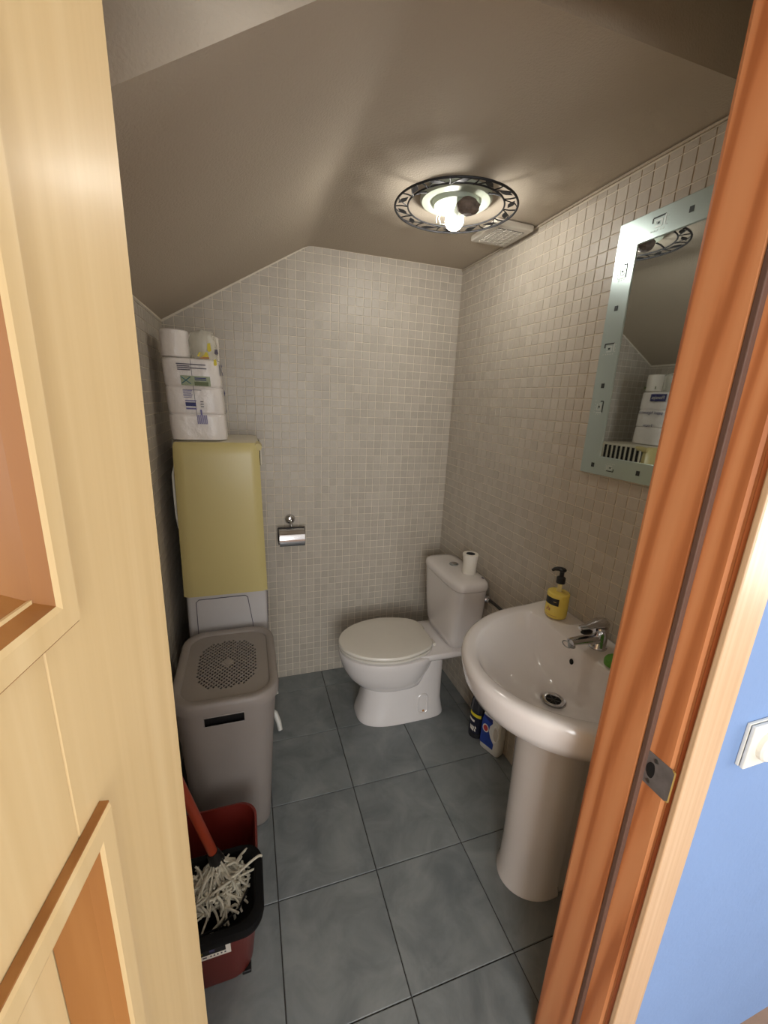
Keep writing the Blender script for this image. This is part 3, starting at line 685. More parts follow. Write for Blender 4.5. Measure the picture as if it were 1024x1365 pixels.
# white detergent jug, side handle, blue label
jug = thing('detergent_jug', 'white plastic detergent jug with blue label on the floor against the mosaic wall', 'detergent bottle', (0.688, 0.012, 0))
jd = Vector((0.36, -0.93, 0)).normalized()       # along the wide face, towards the camera
jn = Vector((-0.93, -0.36, 0)).normalized()      # wide face normal
jo = Vector((0.681, 0.012, 0))
def jp(s, z, d): return jo + jd * s + jn * d + Vector((0, 0, z))
def jring(z, s0, s1, hd, e=6, n=40):
    out = []
    for i in range(n):
        t = 2 * PI * i / n
        out.append(jp((s0 + s1) / 2 + (s1 - s0) / 2 * sgn(math.cos(t)) * abs(math.cos(t)) ** (2 / e), z, hd * sgn(math.sin(t)) * abs(math.sin(t)) ** (2 / e)))
    return out
MB().loft([jring(0, -.050, .045, .024), jring(.006, -.055, .050, .028), jring(.05, -.055, .050, .028), jring(.14, -.053, .050, .028), jring(.19, -.050, .046, .027), jring(.225, -.043, .030, .024), jring(.245, -.034, .008, .020, 3), jring(.258, -.028, -.002, .015, 2), jring(.262, -.028, -.002, .014, 2)]).build('body', 'whiteplastic', jug, smooth=True, angle=50)
MB().loft([jring(.258, -.031, .001, .017, 2), jring(.262, -.033, .003, .018, 2), jring(.288, -.032, .002, .017, 2), jring(.292, -.028, -.002, .014, 2)]).build('cap', 'bluelabel', jug, smooth=True)
lab = [(-.052, .030), (.020, .030), (.022, .060), (.002, .085), (-.010, .115), (-.006, .145), (.006, .165), (.004, .185), (-.044, .188), (-.050, .16)]
MB().prism([jp(s, z, .0282) for s, z in lab], jn * .0006).build('label', 'bluelabel', jug)
MB().prism([jp(s, z, .0288) for s, z in ((-.044, .186), (.004, .184), (.006, .165), (-.018, .168), (-.04, .178))], jn * .0004).build('label_band', 'navy', jug)
rg = [(-.028 + .017 * math.cos(2 * PI * i / 20), .120 + .022 * math.sin(2 * PI * i / 20)) for i in range(20)]
MB().prism([jp(s, z, .0288) for s, z in rg], jn * .0004).build('label_disc', 'paper', jug)
MB().prism([jp(-.028 + (s + .028) * .72, .120 + (z - .120) * .72, .0292) for s, z in rg], jn * .0004).build('label_emblem', 'redprint', jug)
hs = [(0.028 + .017 * math.cos(2 * PI * i / 20), .118 + .042 * math.sin(2 * PI * i / 20)) for i in range(20)]
MB().tube([jp(s, z, .0275) for s, z in hs], .005, 6, closed=True).build('handle_rim', 'whiteplastic', jug, smooth=True)
MB().prism([jp(.028 + (s - .028) * .8, .118 + (z - .118) * .8, .0282) for s, z in hs], jn * .0004).build('handle_recess', 'ventgrey', jug)

# ------------------------------------------------------------------ mirror
mx = XR - 0.003
mir = thing('wall_mirror', 'rectangular mirror in a wide steel frame with etched square motifs', 'mirror', (mx, -0.495, 1.385))
MY0, MY1, MZ0, MZ1 = -0.775, -0.214, 1.382, 2.116
BW = 0.072; BZw = 0.058
def mring(oy, oz, x): return [(x, MY1 - oy, MZ0 + oz), (x, MY0 + oy, MZ0 + oz), (x, MY0 + oy, MZ1 - oz * 1.2), (x, MY1 - oy, MZ1 - oz * 1.2)]
MB().loft([mring(0, 0, mx), mring(0, 0, mx - .010), mring(.001, .001, mx - .011), mring(BW, BZw, mx - .011), mring(BW + .002, BZw + .002, mx - .008)], False, False).build('frame', 'steelframe', mir)
MB().box(mx - .008, mx - .002, MY0 + .05, MY1 - .05, MZ0 + .04, MZ1 - .05).build('glass', 'mirror', mir)
fx = mx - .0112
def motif(cy, cz, s=1.0, rot=0):
    b = MB(); d = MB()
    def seg(y0, z0, y1, z1, mb, t=.0022):
        c_, s_ = math.cos(rot), math.sin(rot)
        p = [(y0, z0), (y1, z1)]; dx, dz = y1 - y0, z1 - z0; L = math.hypot(dx, dz); nx, nz = -dz / L * t, dx / L * t
        q = [(y0 + nx, z0 + nz), (y1 + nx, z1 + nz), (y1 - nx, z1 - nz), (y0 - nx, z0 - nz)]
        q = [(cy + (a * c_ - e * s_) * s, cz + (a * s_ + e * c_) * s) for a, e in q]
        mb.prism([(fx, a, e) for a, e in q], (-.0006, 0, 0))
    seg(-.022, .018, .022, .018, d); seg(.022, .018, .022, .004, d)
    seg(-.012, .008, .012, .008, b); seg(-.012, -.010, .012, -.010, b); seg(-.012, .008, -.012, -.010, b); seg(.012, .008, .012, -.002, b)
    seg(-.003, 0, .004, 0, d, .003); seg(-.022, .018, -.022, -.012, b)
    for k in range(5): seg(-.022 + k * .011, -.020, -.018 + k * .011, -.020, b, .002)
    for k in range(3): seg(-.031, -.012 + k * .012, -.028, -.012 + k * .012, b, .002)
    o = b.build('motif', 'motif', mir); d.build('motif_line', 'motifdark', o)
ymid = MY1 - BW / 2
for cz, r_ in ((1.985, PI / 2), (1.770, 0), (1.595, PI / 2)): motif(ymid, cz, .8, r_)
for cy in (-.345, -.545): motif(cy, MZ1 - .036, .85)
for cy in (-.335, -.535): motif(cy, MZ0 + .029, .6, PI)
dots = [(ymid, 1.885), (ymid, 1.660), (-.435, MZ1 - .036), (-.435, MZ0 + .029), (-.265, MZ0 + .029)]
for cy, cz in dots: MB().box(fx - .0006, fx, cy - .006, cy + .006, cz - .007, cz + .007).build('motif_square', 'motifdark', mir)

# ------------------------------------------------------------------ ceiling lamp
LX, LY, LZ = 0.330, 0.130, 2.222
RO, RI = .204, .161
lamp = thing('ceiling_lamp', 'round ceiling lamp with black wrought iron leaf ring and bare bulb', 'ceiling lamp', (LX, LY, ZC))
MB().lathe([(0.120, 2.256), (0.121, 2.246), (0.114, 2.239), (0.090, 2.236), (0.086, 2.241), (0.079, 2.241), (0.072, 2.228), (0.058, 2.224)], (LX, LY, 0), 48).build('base_plate', 'lampwhite', lamp, smooth=True, angle=35)
ring_ = MB().tube([(LX + RO * math.cos(t), LY + RO * math.sin(t), LZ) for t in [2 * PI * i / 64 for i in range(64)]], .0036, 8, closed=True).build('iron_ring', 'iron', lamp, smooth=True)
MB().tube([(LX + RI * math.cos(t), LY + RI * math.sin(t), LZ + .004) for t in [2 * PI * i / 64 for i in range(64)]], .0028, 8, closed=True).build('inner_ring', 'iron', ring_, smooth=True)
NL = 14
for k in range(NL):
    t = 2 * PI * (k + .2) / NL; t2 = t + 2 * PI / NL * .55
    q = lambda r, a, z=.002: (LX + r * math.cos(a), LY + r * math.sin(a), LZ + z)
    MB().tube([q(RI, t), q(.182, t + .03), q(RO, t + .015)], .0019, 6).build('scroll', 'iron', ring_, smooth=True)
    MB().tube([q(.162, t + .03), q(.177, t + .13), q(.195, t + .24), q(.203, t + .36)], .0016, 6).build('vine', 'iron', ring_, smooth=True)
    # leaf
    c0 = Vector(q(.182, t2)); ax = Vector((-math.sin(t2), math.cos(t2), 0)) * (.023) + Vector((math.cos(t2), math.sin(t2), 0)) * (.011 if k % 2 else -.011); ay = Vector((ax.y, -ax.x, 0)).normalized() * .0095
    lf = [c0 - ax, c0 - ax * .35 + ay * .85, c0 + ax * .2 + ay, c0 + ax, c0 + ax * .2 - ay, c0 - ax * .35 - ay * .85]
    MB().prism([p - Vector((0, 0, .0008)) for p in lf], (0, 0, .0016)).build('leaf', 'iron', ring_)
for a in (1.15, 3.3, 5.35):
    MB().tube([(LX + .116 * math.cos(a), LY + .116 * math.sin(a), 2.242), (LX + .140 * math.cos(a), LY + .140 * math.sin(a), 2.236), (LX + .162 * math.cos(a), LY + .162 * math.sin(a), LZ + .004)], .003, 8).build('strut', 'iron', lamp, smooth=True)
# sockets, bulb, broken fragment, wires
bp_ = Vector((0.334, 0.138, 2.190))
sk = MB().tube([(0.318, 0.060, 2.222), (0.322, 0.075, 2.212), (0.330, 0.115, 2.198)], [.016, .0165, .0165], 16).build('socket', 'lampwhite', lamp, smooth=True)
MB().sphere(bp_, .031, .033, .030, 24, 14).build('bulb', 'bulb', lamp, smooth=True)
fr = MB(); rng = random.Random(3); rs = []
for k in range(1, 7):
    t = PI * k / 7 - PI / 2
    rs.append([(0.335 + .036 * math.cos(t) * math.cos(2 * PI * i / 14) * rng.uniform(.8, 1.2), 0.046 + .030 * math.cos(t) * math.sin(2 * PI * i / 14) * rng.uniform(.8, 1.2), 2.199 + .026 * math.sin(t)) for i in range(14)])
fr.loft(rs).build('broken_shade_piece', 'lump', lamp)
MB().tube([(0.338, 0.070, 2.226), (0.336, 0.056, 2.216)], [.015, .014], 14).build('socket', 'lampwhite', lamp, smooth=True)
MB().tube([(LX - .034, LY + .03, 2.228), (LX - .036, LY + .05, 2.205), (LX - .030, LY + .045, 2.185), (LX - .020, LY + .02, 2.180)], .0018, 6).build('wire', 'lampwhite', lamp, smooth=True)
MB().tube([(LX - .045, LY + .02, 2.226), (LX - .05, LY + .04, 2.202), (LX - .044, LY + .05, 2.190)], .0018, 6).build('wire', 'lampwhite', lamp, smooth=True)

# ceiling extractor vent
vt = thing('extractor_vent', 'cream ceiling extractor vent grille in the corner by the mosaic wall', 'vent', (0.615, 0.297, ZC))
MB().box(0.535, 0.700, 0.200, 0.392, 2.232, 2.2545, .006).build('housing', 'ventgrey', vt, smooth=True)
gr = MB().box(0.560, 0.675, 0.225, 0.367, 2.2312, 2.2318).build('grille_back', 'darkmetal', vt)
for k in range(12):
    y = 0.229 + k * 0.0118; MB().box(0.560, 0.675, y, y + .006, 2.228, 2.2315).build('slat', 'ventgrey', vt)
for k in range(5):
    x = 0.572 + k * 0.0225; MB().box(x, x + .0035, 0.226, 0.366, 2.2275, 2.231).build('slat', 'ventgrey', vt)

# ------------------------------------------------------------------ paper holder on the back wall
ph = thing('toilet_paper_holder', 'chrome toilet paper holder with curved flap on the mosaic wall', 'paper holder', (-0.168, YB - .003, 0.96))
MB().lathe([(0.026, YB - .0035), (0.027, YB - .010), (0.022, YB - .020), (0.012, YB - .026)], (-0.172, 0, 0.962), 28, 'y').build('mount', 'chrome', ph, smooth=True)
MB().tube([(-0.170, YB - .022, 0.958), (-0.169, YB - .035, 0.945), (-0.168, YB - .040, 0.930)], [.008, .007, .007], 10).build('arm', 'chrome', ph, smooth=True)
rows = []
for k in range(15):
    a = math.radians(100 - 130 * k / 14)
    cx_, cz_ = YB - .052, 0.868
    rows.append([(x, cx_ - .045 * math.cos(a) * (1 if k else 1), cz_ + .056 * math.sin(a)) for x in (-0.232, -0.104)])
fl = MB()
rows2 = [[(x, y + .002, z - .001) for x, y, z in r] for r in rows]
n_ = len(rows)
for k in range(n_ - 1): fl.quad(rows[k][0], rows[k][1], rows[k + 1][1], rows[k + 1][0]); fl.quad(rows2[k][0], rows2[k][1], rows2[k + 1][1], rows2[k + 1][0])
fl.build('flap', 'chrome', ph, smooth=True)
MB().tube([(-0.236, YB - .045, .926), (-0.236, YB - .052, .868), (-0.236, YB - .052, .842), (-0.1, YB - .052, .842), (-0.1, YB - .052, .868), (-0.1, YB - .045, .926), (-0.236, YB - .045, .926)], .0035, 8).build('wire_frame', 'darkmetal', ph, smooth=True)
MB().lathe([(0.018, -0.228), (0.018, -0.108)], (0, YB - .052, 0.868), 20, 'x').build('spindle', 'black', ph, smooth=True)

# ------------------------------------------------------------------ tall appliance in the left corner
AX0, AX1, AY0, AY1, AH = -0.642, -0.318, 0.405, 0.760, 1.402
ap = thing('floor_appliance', 'tall narrow appliance with yellowed front cover and grey white base', 'appliance', ((AX0 + AX1) / 2, 0.58, 0))
def aring(z, x0, x1, y0, y1, r=.02): return rrect(x0, x1, y0, y1, r, z)
MB().loft([aring(.03, AX0, AX1 + .006, AY0 + .008, AY1), aring(.70, AX0, AX1 + .006, AY0 + .008, AY1), aring(.76, AX0, AX1 + .002, AY0 + .010, AY1)]).build('lower_body', 'appl', ap, smooth=True, angle=35)
MB().loft([aring(.761, AX0 + .002, AX1 + .001, AY0 + .014, AY1), aring(1.27, AX0 + .002, AX1 - .010, AY0 + .012, AY1), aring(1.295, AX0 + .004, AX1 - .011, AY0 + .014, AY1)]).build('upper_body', 'applside', ap, smooth=True, angle=35)
# front cover with rounded edges, a little fuller at the top
rows = []
for z, x0, x1, bul in ((.752, -.648, -.310, .002), (.80, -.647, -.311, .004), (1.0, -.645, -.317, .008), (1.2, -.643, -.322, .010), (1.34, -.642, -.325, .010), (1.385, -.641, -.326, .006), (1.398, -.637, -.330, -.004)):
    r = []
    n = 16
    for i in range(n + 1):
        t = i / n; x = x0 + (x1 - x0) * t; e = min(t, 1 - t)
        r.append((x, AY0 - bul + (0.012 * (1 - min(1, e / .06)) ** 2), z))
    r.append((x1, AY0 + .022, z)); r.append((x1 - .004, AY0 + .023, z)); r.append((x0 + .004, AY0 + .023, z)); r.append((x0, AY0 + .022, z))
    rows.append(r)
fcv = MB().loft(rows).build('front_cover', 'yellowed', ap, smooth=True, angle=40)
# shallow wave embossed in cover
wvp = [(-.440 + .010 * math.sin((z - 1.0) * 9), AY0 - .0075 if z < 1.1 else AY0 - .0092, z) for z in [.90 + .02 * k for k in range(23)]]
# top cap
MB().loft([rrect(AX0 + .002, AX1 - .006, AY0 + .025, AY1, .03, 1.296), rrect(AX0, AX1 - .004, AY0 + .025, AY1, .03, 1.31), rrect(AX0, AX1 - .004, AY0 + .025, AY1, .03, 1.385), rrect(AX0 + .006, AX1 - .010, AY0 + .025, AY1 - .006, .03, 1.398), rrect(AX0 + .02, AX1 - .025, AY0 + .04, AY1 - .02, .02, AH)]).build('top_cap', 'applside', ap, smooth=True, angle=50)
MB().tube([(AX1 - .012, AY0 - .002, 1.382), (AX1 - .010, AY0 + .03, 1.386), (AX1 - .014, AY0 + .07, 1.386)], .015, 10).build('corner_cap', 'yellowed', ap, smooth=True)
# side outlet grille
gx = AX1 - .004
gb = MB().box(gx - .002, gx + .001, .432, .708, 1.305, 1.388).build('side_grille', 'hole', ap)
gb['label'] = 'air outlet with upright louvres'
for k in range(9):
    y = .434 + k * .0325
    MB().box(gx - .001, gx + .006, y, y + .011, 1.305, 1.388, .002).build('louvre', 'applside', gb)
# service flap on lower front
pf = AY0 + .0078
ol = [(-.603, .30), (-.603, .722), (-.592, .733), (-.405, .735), (-.395, .726), (-.378, .60), (-.372, .30)]
MB().prism([(x, pf, z) for x, z in ol], (0, -.002, 0)).build('service_flap', 'appl', ap)
MB().tube([(x, pf - .0015, z) for x, z in ol], .0016, 6).build('flap_joint', 'greyink', ap)
MB().tube([(-.3175 + .0, AY0 + .020, .04), (-.3115, AY0 + .020, .74)], .0012, 6).build('body_joint', 'greyink', ap)
# feet
for sx, x_ in ((1, AX1), (-1, AX0)):
    for y_ in (AY0 + .01, AY1 - .08):
        if sx < 0: MB().box(x_ - .015, x_ + .03, y_, y_ + .05, 0, .032, .006).build('foot', 'whiteplastic', ap, smooth=True)
        else: MB().tube([(x_ - .01, y_ + .02, .11), (x_ + .026, y_ + .005, .085), (x_ + .040, y_ - .012, .045), (x_ + .046, y_ - .03, .012)], [.012, .013, .0125, .011], 12).build('foot', 'whiteplastic', ap, smooth=True)
MB().tube([(AX0 - .004, AY0 + .05, 1.30), (AX0 - .010, AY0 + .03, 1.27), (AX0 - .009, AY0 + .02, 1.20), (AX0 - .008, AY0 + .02, 1.10), (AX0 - .004, AY0 + .03, 1.05)], .005, 8).build('power_cord', 'whiteplastic', ap, smooth=True)

# ------------------------------------------------------------------ toilet paper pack on top of the appliance
PKZ = AH + .001
pk = thing('toilet_paper_pack', 'plastic wrapped pack of white toilet rolls on top of the tall appliance', 'toilet paper', (-.55, .53, PKZ))
pw = Vector((1, 0.02, 0)).normalized(); pd = Vector((-0.02, 1, 0)).normalized(); lean = Vector((-0.055, 0, 1)).normalized()
pO = Vector((-.648, .424, PKZ))
def pp(a, b, z): return pO + pw * a + pd * b + Vector((-0.052 * z, 0, z))
PW, PD, RH = .205, .215, .1005
def pring(z, infl):
    pts = []; n = 72
    for i in range(n):
        t = 2 * PI * i / n; e = 5
        cx_, sx_ = math.cos(t), math.sin(t)
        a = PW / 2 + (PW / 2 - .002 + infl) * sgn(cx_) * abs(cx_) ** (2 / e); b = PD / 2 + (PD / 2 - .002 + infl) * sgn(sx_) * abs(sx_) ** (2 / e)
        # crease between two columns of rolls
        da = abs(a - PW / 2); db = abs(b - PD / 2)
        if abs(sx_) > .7: b -= sgn(sx_) * .006 * math.exp(-(da / .010) ** 2)
        if abs(cx_) > .7: a -= sgn(cx_) * .006 * math.exp(-(db / .010) ** 2)
        pts.append(pp(a, b, z))
    return pts
rg = []
for k in range(3):
    z0 = k * RH
    for f, infl in ((.0, -.003), (.03, .0), (.1, .0012), (.5, .002), (.9, .0012), (.97, .0)):
        rg.append(pring(z0 + f * RH, infl - (.012 if (k == 0 and f == 0) else 0)))
rg.append(pring(3 * RH, -.006)); rg.append(pring(3 * RH + .002, -.02))
body = MB().loft(rg).build('wrapped_rolls', 'wrap', pk, smooth=True, angle=60)
# loose roll row on top, inside torn film
for a, b, in ((.052, .055), (.052, .160), (.153, .160)):
    c0 = pp(a, b, 3 * RH + .003)
    r_ = MB().lathe([(.044, c0.z), (.049, c0.z + .004), (.0495, c0.z + .05), (.049, c0.z + .092), (.044, c0.z + .096), (.020, c0.z + .096), (.019, c0.z + .085)], (c0.x, c0.y, 0), 32).build('roll', 'wrap' if a < .1 and b < .1 else 'paper', pk, smooth=True)
rf = random.Random(11); rows = []
for k, (z, s) in enumerate(((.303, 1.0), (.335, 1.02), (.365, .98), (.392, .92), (.402, .80))):
    rows.append([pp(.153 + .048 * s * math.cos(2 * PI * i / 20) + rf.uniform(-.005, .005), .056 + .050 * s * math.sin(2 * PI * i / 20) + rf.uniform(-.005, .005), z + rf.uniform(-.004, .004)) for i in range(20)])
MB().loft(rows, False, True).build('torn_film', 'film', pk, smooth=True)
def pq(name, mt, a0, a1, z0, z1, d=-.0035, face='front', par=pk):
    if face == 'front': pts = [pp(a0, d, z0), pp(a1, d, z0), pp(a1, d, z1), pp(a0, d, z1)]; dv_ = -pd * .0004
    else: pts = [pp(PW - d, a0, z0), pp(PW - d, a1, z0), pp(PW - d, a1, z1), pp(PW - d, a0, z1)]; dv_ = pw * .0004
    return MB().prism(pts, dv_).build(name, mt, par)
# front print, measured in the photograph
for k, (a0, a1, z) in enumerate(((.055, .155, .279), (.057, .100, .272), (.057, .157, .266), (.057, .100, .259))):
    pq('print_line', 'greyink', a0, a1, z, z + .0035)
pl = pq('print_panel', 'greenprint', .064, .166, .205, .240, -.0036)
for sx in (-1, 1):
    MB().tube([pp(.082 - sx * .016, -.0042, .211), pp(.082 + sx * .016, -.0042, .236)], .0016, 5).build('print_cross', 'teal', pl)
pq('print_panel', 'olive', .110, .158, .206, .220, -.0041)
for z in (.231, .225): pq('print_line', 'navy', .112, .152, z, z + .0035, -.0041)
for k in range(6): pq('print_line', 'violet', .066, .098 - .002 * (k % 3), .186 - k * .005, .188 - k * .005)
pq('print_line', 'greyink', .066, .13, .189, .1905)
pq('print_line', 'violet', .070, .108, .148, .152)
pq('print_panel', 'navy', .070, .106, .130, .144); pq('print_line', 'violet', .070, .106, .118, .124)
for k in range(9): pq('bar_code', 'violet', .104 + k * .0041, .1065 + k * .0041, .064, .098)
pq('print_line', 'violet', .118, .124, .098, .118)
for z in (.128, .137, .146): pq('print_line', 'greyink', .122, .133, z, z + .003)
pq('seam', 'greyink', .1032, .1048, .09, .298, -.0012)
# side print towards the washbasin
pq('brand_panel', 'navy', .030, .130, .250, .290, -.0042, 'side')
oc = pp(PW + .0052, .080, .270)
text_mesh('Floralys', .026, 'brand_lettering', 'paper', pk, oc, pd, Vector((-.052, 0, 1)))
text_mesh('papel higiénico', .026, 'product_lettering', 'navy', pk, pp(PW + .0046, .105, .185), pd, Vector((-.052, 0, 1)))
text_mesh('3 capas', .022, 'product_lettering', 'navy', pk, pp(PW + .0046, .105, .112), pd, Vector((-.052, 0, 1)))
pq('print_panel', 'olive', .125, .205, .318, .334, .012, 'side')
# yellow and brown printed scraps of the torn film
for nm, mt_, a, b, z, sx, sz in (('film_print', 'yellowprint', .174, .006, .345, .007, .016), ('film_print', 'yellowprint', .150, .006, .318, .020, .010), ('film_print', 'brownprint', .155, .005, .307, .018, .004), ('film_print', 'yellowprint', .190, -.004, .292, .006, .012), ('film_print', 'greyink', .197, .02, .332, .007, .010)):
    MB().prism([pp(a - sx, b, z - sz * .6), pp(a - sx * .3, b, z - sz), pp(a + sx, b, z - sz * .7), pp(a + sx * .8, b, z + sz), pp(a - sx * .6, b, z + sz * .8)], -pd * .0006).build(nm, mt_, pk)

# ------------------------------------------------------------------ laundry hamper
hm = thing('laundry_hamper', 'grey plastic laundry hamper with perforated lid before the tall appliance', 'laundry hamper', (-.475, .135, 0))
HX0, HX1, HY0, HY1 = -.640, -.308, -.088, .360
def hring(z, k, r=.085, off=0.0):
    ix, iy = (1 - k) * .032, (1 - k) * .020
    return rrect(HX0 + ix - off, HX1 - ix + off, HY0 + iy - off, HY1 - iy + off, r, z, 8)
# densify straight front edge so the grip slot is a real opening
SL0, SL1, SZ0, SZ1 = -.542, -.416, .510, .547
def dens(ring):
    out = []; n = len(ring)
    for i in range(n):
        a, b = ring[i], ring[(i + 1) % n]; out.append(a)
        if abs(a[1] - b[1]) < 1e-6 and a[1] < 0 and abs(a[0] - b[0]) > .05:
            for x in (SL0, SL1): out.append((x, a[1], a[2]))
    return out
hz = [(0, .0, -.008), (.006, .0, -.002), (.02, .02, 0), (.20, .3, 0), (.40, .66, 0), (SZ0, .93, 0), (SZ1, .985, 0), (.572, 1, 0)]
hr = [dens(hring(z, k, .048 + .03 * k, off)) for z, k, off in hz]
si = [i for i, p in enumerate(hr[0]) if p[0] == SL0][0]
body = MB().loft(hr, True, False, skip=lambda k, i: k == 5 and i == si)
inner = [dens(hring(z, k, .046 + .03 * k, off - .003)) for z, k, off in hz[2:]]
body.loft(inner, True, False, skip=lambda k, i: k == 3 and i == si)
hb = body.build('body', 'hamper', hm, smooth=True, angle=40)
# slot rim
yv = lambda z: HY0 + (1 - (.93 + (z - SZ0) / (SZ1 - SZ0) * .055)) * .020
MB().tube([(SL0, yv(SZ0), SZ0), (SL1, yv(SZ0), SZ0), (SL1, yv(SZ1), SZ1), (SL0, yv(SZ1), SZ1)], .0022, 6, closed=True).build('grip_rim', 'hamper', hb)
MB().loft([hring(.40, .66, .07, -.012), hring(.578, 1, .075, -.012)]).build('inner_dark_box', 'black', hm)  # added black box, stands in for the shade seen through the lid holes
lid = MB().loft([hring(.566, 1, .088, .006), hring(.566, 1, .088, .011), hring(.592, 1, .090, .012), hring(.604, 1, .088, .007), hring(.606, 1, .085, .001), hring(.605, 1, .072, -.016), hring(.598, 1, .070, -.021), hring(.594, 1, .070, -.022)], False, False).build('lid_rim', 'hamper', hm, smooth=True, angle=50)
# perforated panel
pz = .597; cxh, cyh = (HX0 + HX1) / 2, (HY0 + HY1) / 2; hwx, hwy = (HX1 - HX0) / 2 - .010, (HY1 - HY0) / 2 - .010
PH = .0118; pb = MB(); c45 = math.sqrt(.5)
seen = set()
def inside_rr(x, y, ax, ay, e=5): return (abs(x) / ax) ** e + (abs(y) / ay) ** e <= 1
for i in range(-40, 41):
    for j in range(-40, 41):
        # diamond lattice
        x = (i - j) * PH * c45 * 1.0; y = (i + j) * PH * c45 * 1.25
        if not inside_rr(x, y, hwx + .004, hwy + .004, 6): continue
        ex = [(x, y - PH * c45 * 1.25), (x + PH * c45, y), (x, y + PH * c45 * 1.25), (x - PH * c45, y)]
        hole = inside_rr(x, y, .108, .148, 2.8) and not ((abs(x) / .017 + abs(y) / .024) < 1)
        V = [(cxh + a, cyh + b, pz) for a, b in ex]
        if not hole: pb.add(V, [(0, 1, 2, 3)])
        else:
            k = .70
            q = [(cxh + x + (a - x) * k, cyh + y + (b - y) * k) for a, b in ex]
            I = [(a, b, pz) for a, b in q]; D = [(a, b, pz - .004) for a, b in q]
            pb.add(V + I + D, [(0, 1, 5, 4), (1, 2, 6, 5), (2, 3, 7, 6), (3, 0, 4, 7), (4, 5, 9, 8), (5, 6, 10, 9), (6, 7, 11, 10), (7, 4, 8, 11)])
pnl = pb.build('perforated_panel', 'hamper', hm); pnl['label'] = 'lid panel full of small diamond holes'
MB().prism([(cxh + a, cyh + b, pz) for a, b in ((0, -.020), (.014, 0), (0, .020), (-.014, 0))], (0, 0, .0015)).build('emblem', 'hamper', pnl)

# ------------------------------------------------------------------ mop bucket and mop
bk = thing('mop_bucket', 'dark red plastic mop bucket with black wringer before the hamper', 'bucket', (-.525, -.37, 0))
def bring2(z, k, off=0.0, r=.055): 
    x0, x1, y0, y1 = -.638 - .027 * k, -.412 + .020 * k, -.492 - .052 * k, -.262 + .066 * k
    return rrect(x0 - off, x1 + off, y0 - off, y1 + off, r, z, 8)
MB().loft([bring2(.006, 0, -.004), bring2(.012, 0), bring2(.27, 1), bring2(.276, 1, .004), bring2(.284, 1, .003), bring2(.285, 1, -.003), bring2(.27, 1, -.005), bring2(.016, 0, -.006)]).build('body', 'bucketred', bk, smooth=True, angle=45)
for x in (-.62, -.43):
    for y in (-.475, -.285): MB().box(x - .012, x + .012, y - .012, y + .012, 0, .012, .002).build('foot', 'black', bk)
# wringer basket hooked over the front half
def wr(z, off, y1=-.345, r=.05): return rrect(-.668 - off, -.388 + off, -.550 - off, y1 + min(off, 0), r, z, 8)
wring = MB().loft([wr(.264, .006), wr(.267, .009), wr(.286, .012), wr(.294, .009), wr(.296, .000), wr(.292, -.010), wr(.262, -.016), wr(.235, -.045, -.36), wr(.205, -.075, -.38, .03)], False, True).build('wringer', 'mattblack', bk, smooth=True, angle=45)
MB().tube([(-.60, -.515, .262), (-.55, -.525, .266), (-.49, -.52, .268), (-.44, -.49, .268), (-.418, -.45, .268)], .003, 6).build('basket_rib', 'mattblack', wring, smooth=True)
# sticker on the bucket front
def fy(z): return -.492 - .052 * ((z - .012) / .258) - .0006
st = MB().prism([(x, fy(z), z) for x, z in ((-.545, .182), (-.462, .182), (-.462, .246), (-.545, .246))], (0, -.0005, 0)).build('sticker', 'paper', bk)
def stq(mt_, x0, x1, z0, z1): MB().prism([(x, fy(z) - .0006, z) for x, z in ((x0, z0), (x1, z0), (x1, z1), (x0, z1))], (0, -.0003, 0)).build('sticker_print', mt_, st)
stq('black', -.540, -.474, .205, .231); stq('redprint', -.488, -.472, .232, .241); stq('yellowprint', -.538, -.528, .214, .224); stq('violet', -.512, -.500, .209, .227)
for k, x in enumerate((-.530, -.512, -.504, -.496, -.487, -.478)): stq('greyink', x, x + (.010 if k == 0 else .004), .191, .198)

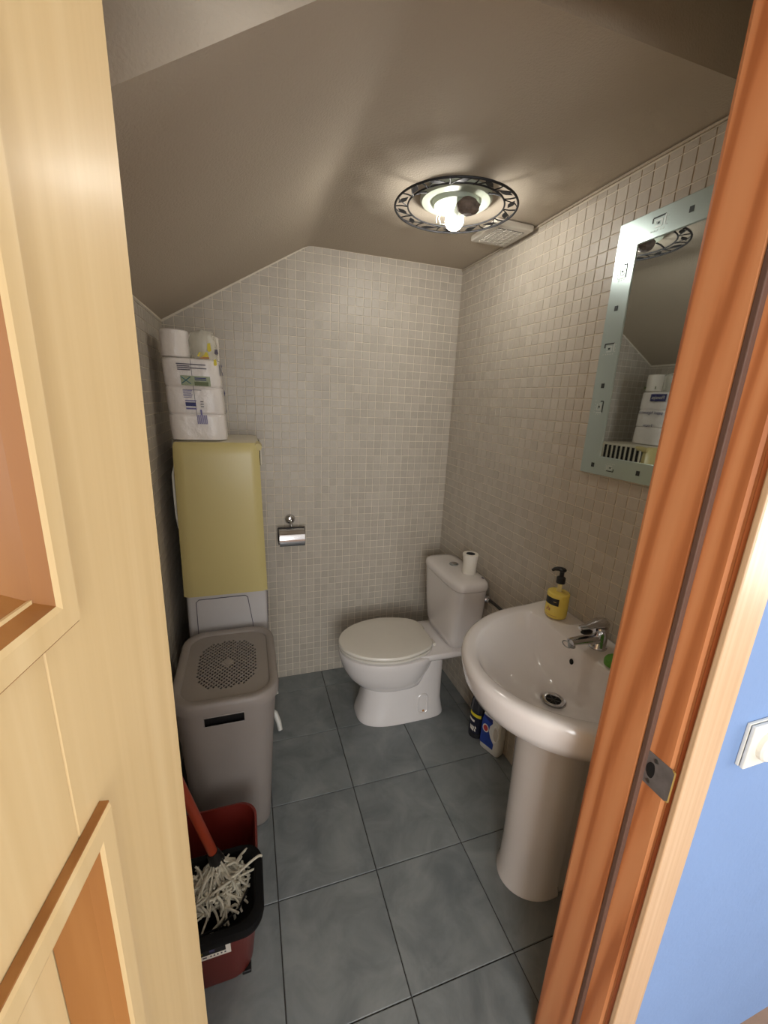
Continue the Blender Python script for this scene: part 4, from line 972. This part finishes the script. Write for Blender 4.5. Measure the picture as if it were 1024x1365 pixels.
mop = thing('string_mop', 'cream cotton string mop with orange red handle in the bucket', 'mop', (-.50, -.41, .22))
h0 = Vector((-.507, -.381, .345)); h1 = Vector((-.685, -.452, 1.20)); hd = (h1 - h0).normalized()
MB().tube([h0 - hd * .01, h0 + hd * .02, h1], [.0125, .0125, .0115], 16).build('handle', 'handle', mop, smooth=True)
MB().tube([h0 - hd * .055, h0 - hd * .04, h0 - hd * .004, h0 + hd * .004], [.022, .021, .0165, .015], 16).build('socket', 'black', mop, smooth=True)
rs_ = random.Random(5); sm = MB()
def bez(P_, n=9):
    out = []
    for k in range(n):
        t = k / (n - 1); q = [Vector(v) for v in P_]
        while len(q) > 1: q = [q[i].lerp(q[i + 1], t) for i in range(len(q) - 1)]
        out.append(q[0])
    return out
root = h0 - hd * .045
for k in range(170):
    a = rs_.uniform(0, 2 * PI); rr = .078 * math.sqrt(rs_.uniform(0, 1))
    cx_, cy_ = root.x + .010 + rr * math.cos(a) * 1.0, root.y - .026 + rr * math.sin(a) * 1.05
    cx_ = min(max(cx_, -.59), -.436); cy_ = min(max(cy_, -.475), -.385)
    zt = .318 - rr * .62 + rs_.uniform(-.012, .006)
    p_ = [root + Vector((rs_.uniform(-.014, .014), rs_.uniform(-.014, .014), rs_.uniform(.0, .02)))] if k % 3 == 0 else []
    dx_, dy_ = rs_.uniform(-1, 1), rs_.uniform(-1, 1)
    for q_ in range(4):
        p_.append(Vector((cx_ + dx_ * .022 * (q_ - 1.5) + rs_.uniform(-.024, .024), cy_ + dy_ * .015 * (q_ - 1.5) + rs_.uniform(-.020, .020), zt - .005 * q_ + rs_.uniform(-.012, .006))))
    p_.append(p_[-1] + Vector((rs_.uniform(-.02, .02), rs_.uniform(-.025, .01), -.016)))
    sm.tube(bez(p_, 9), rs_.uniform(.0026, .0038), 6)
sm.tube(bez([root + Vector((.02, -.04, .0)), (-.455, -.46, .300), (-.43, -.40, .305), (-.405, -.425, .318), (-.388, -.395, .315), (-.378, -.395, .300)], 14), .0034, 6)
so = sm.build('strings', 'string', mop, smooth=True); so['kind'] = 'stuff'
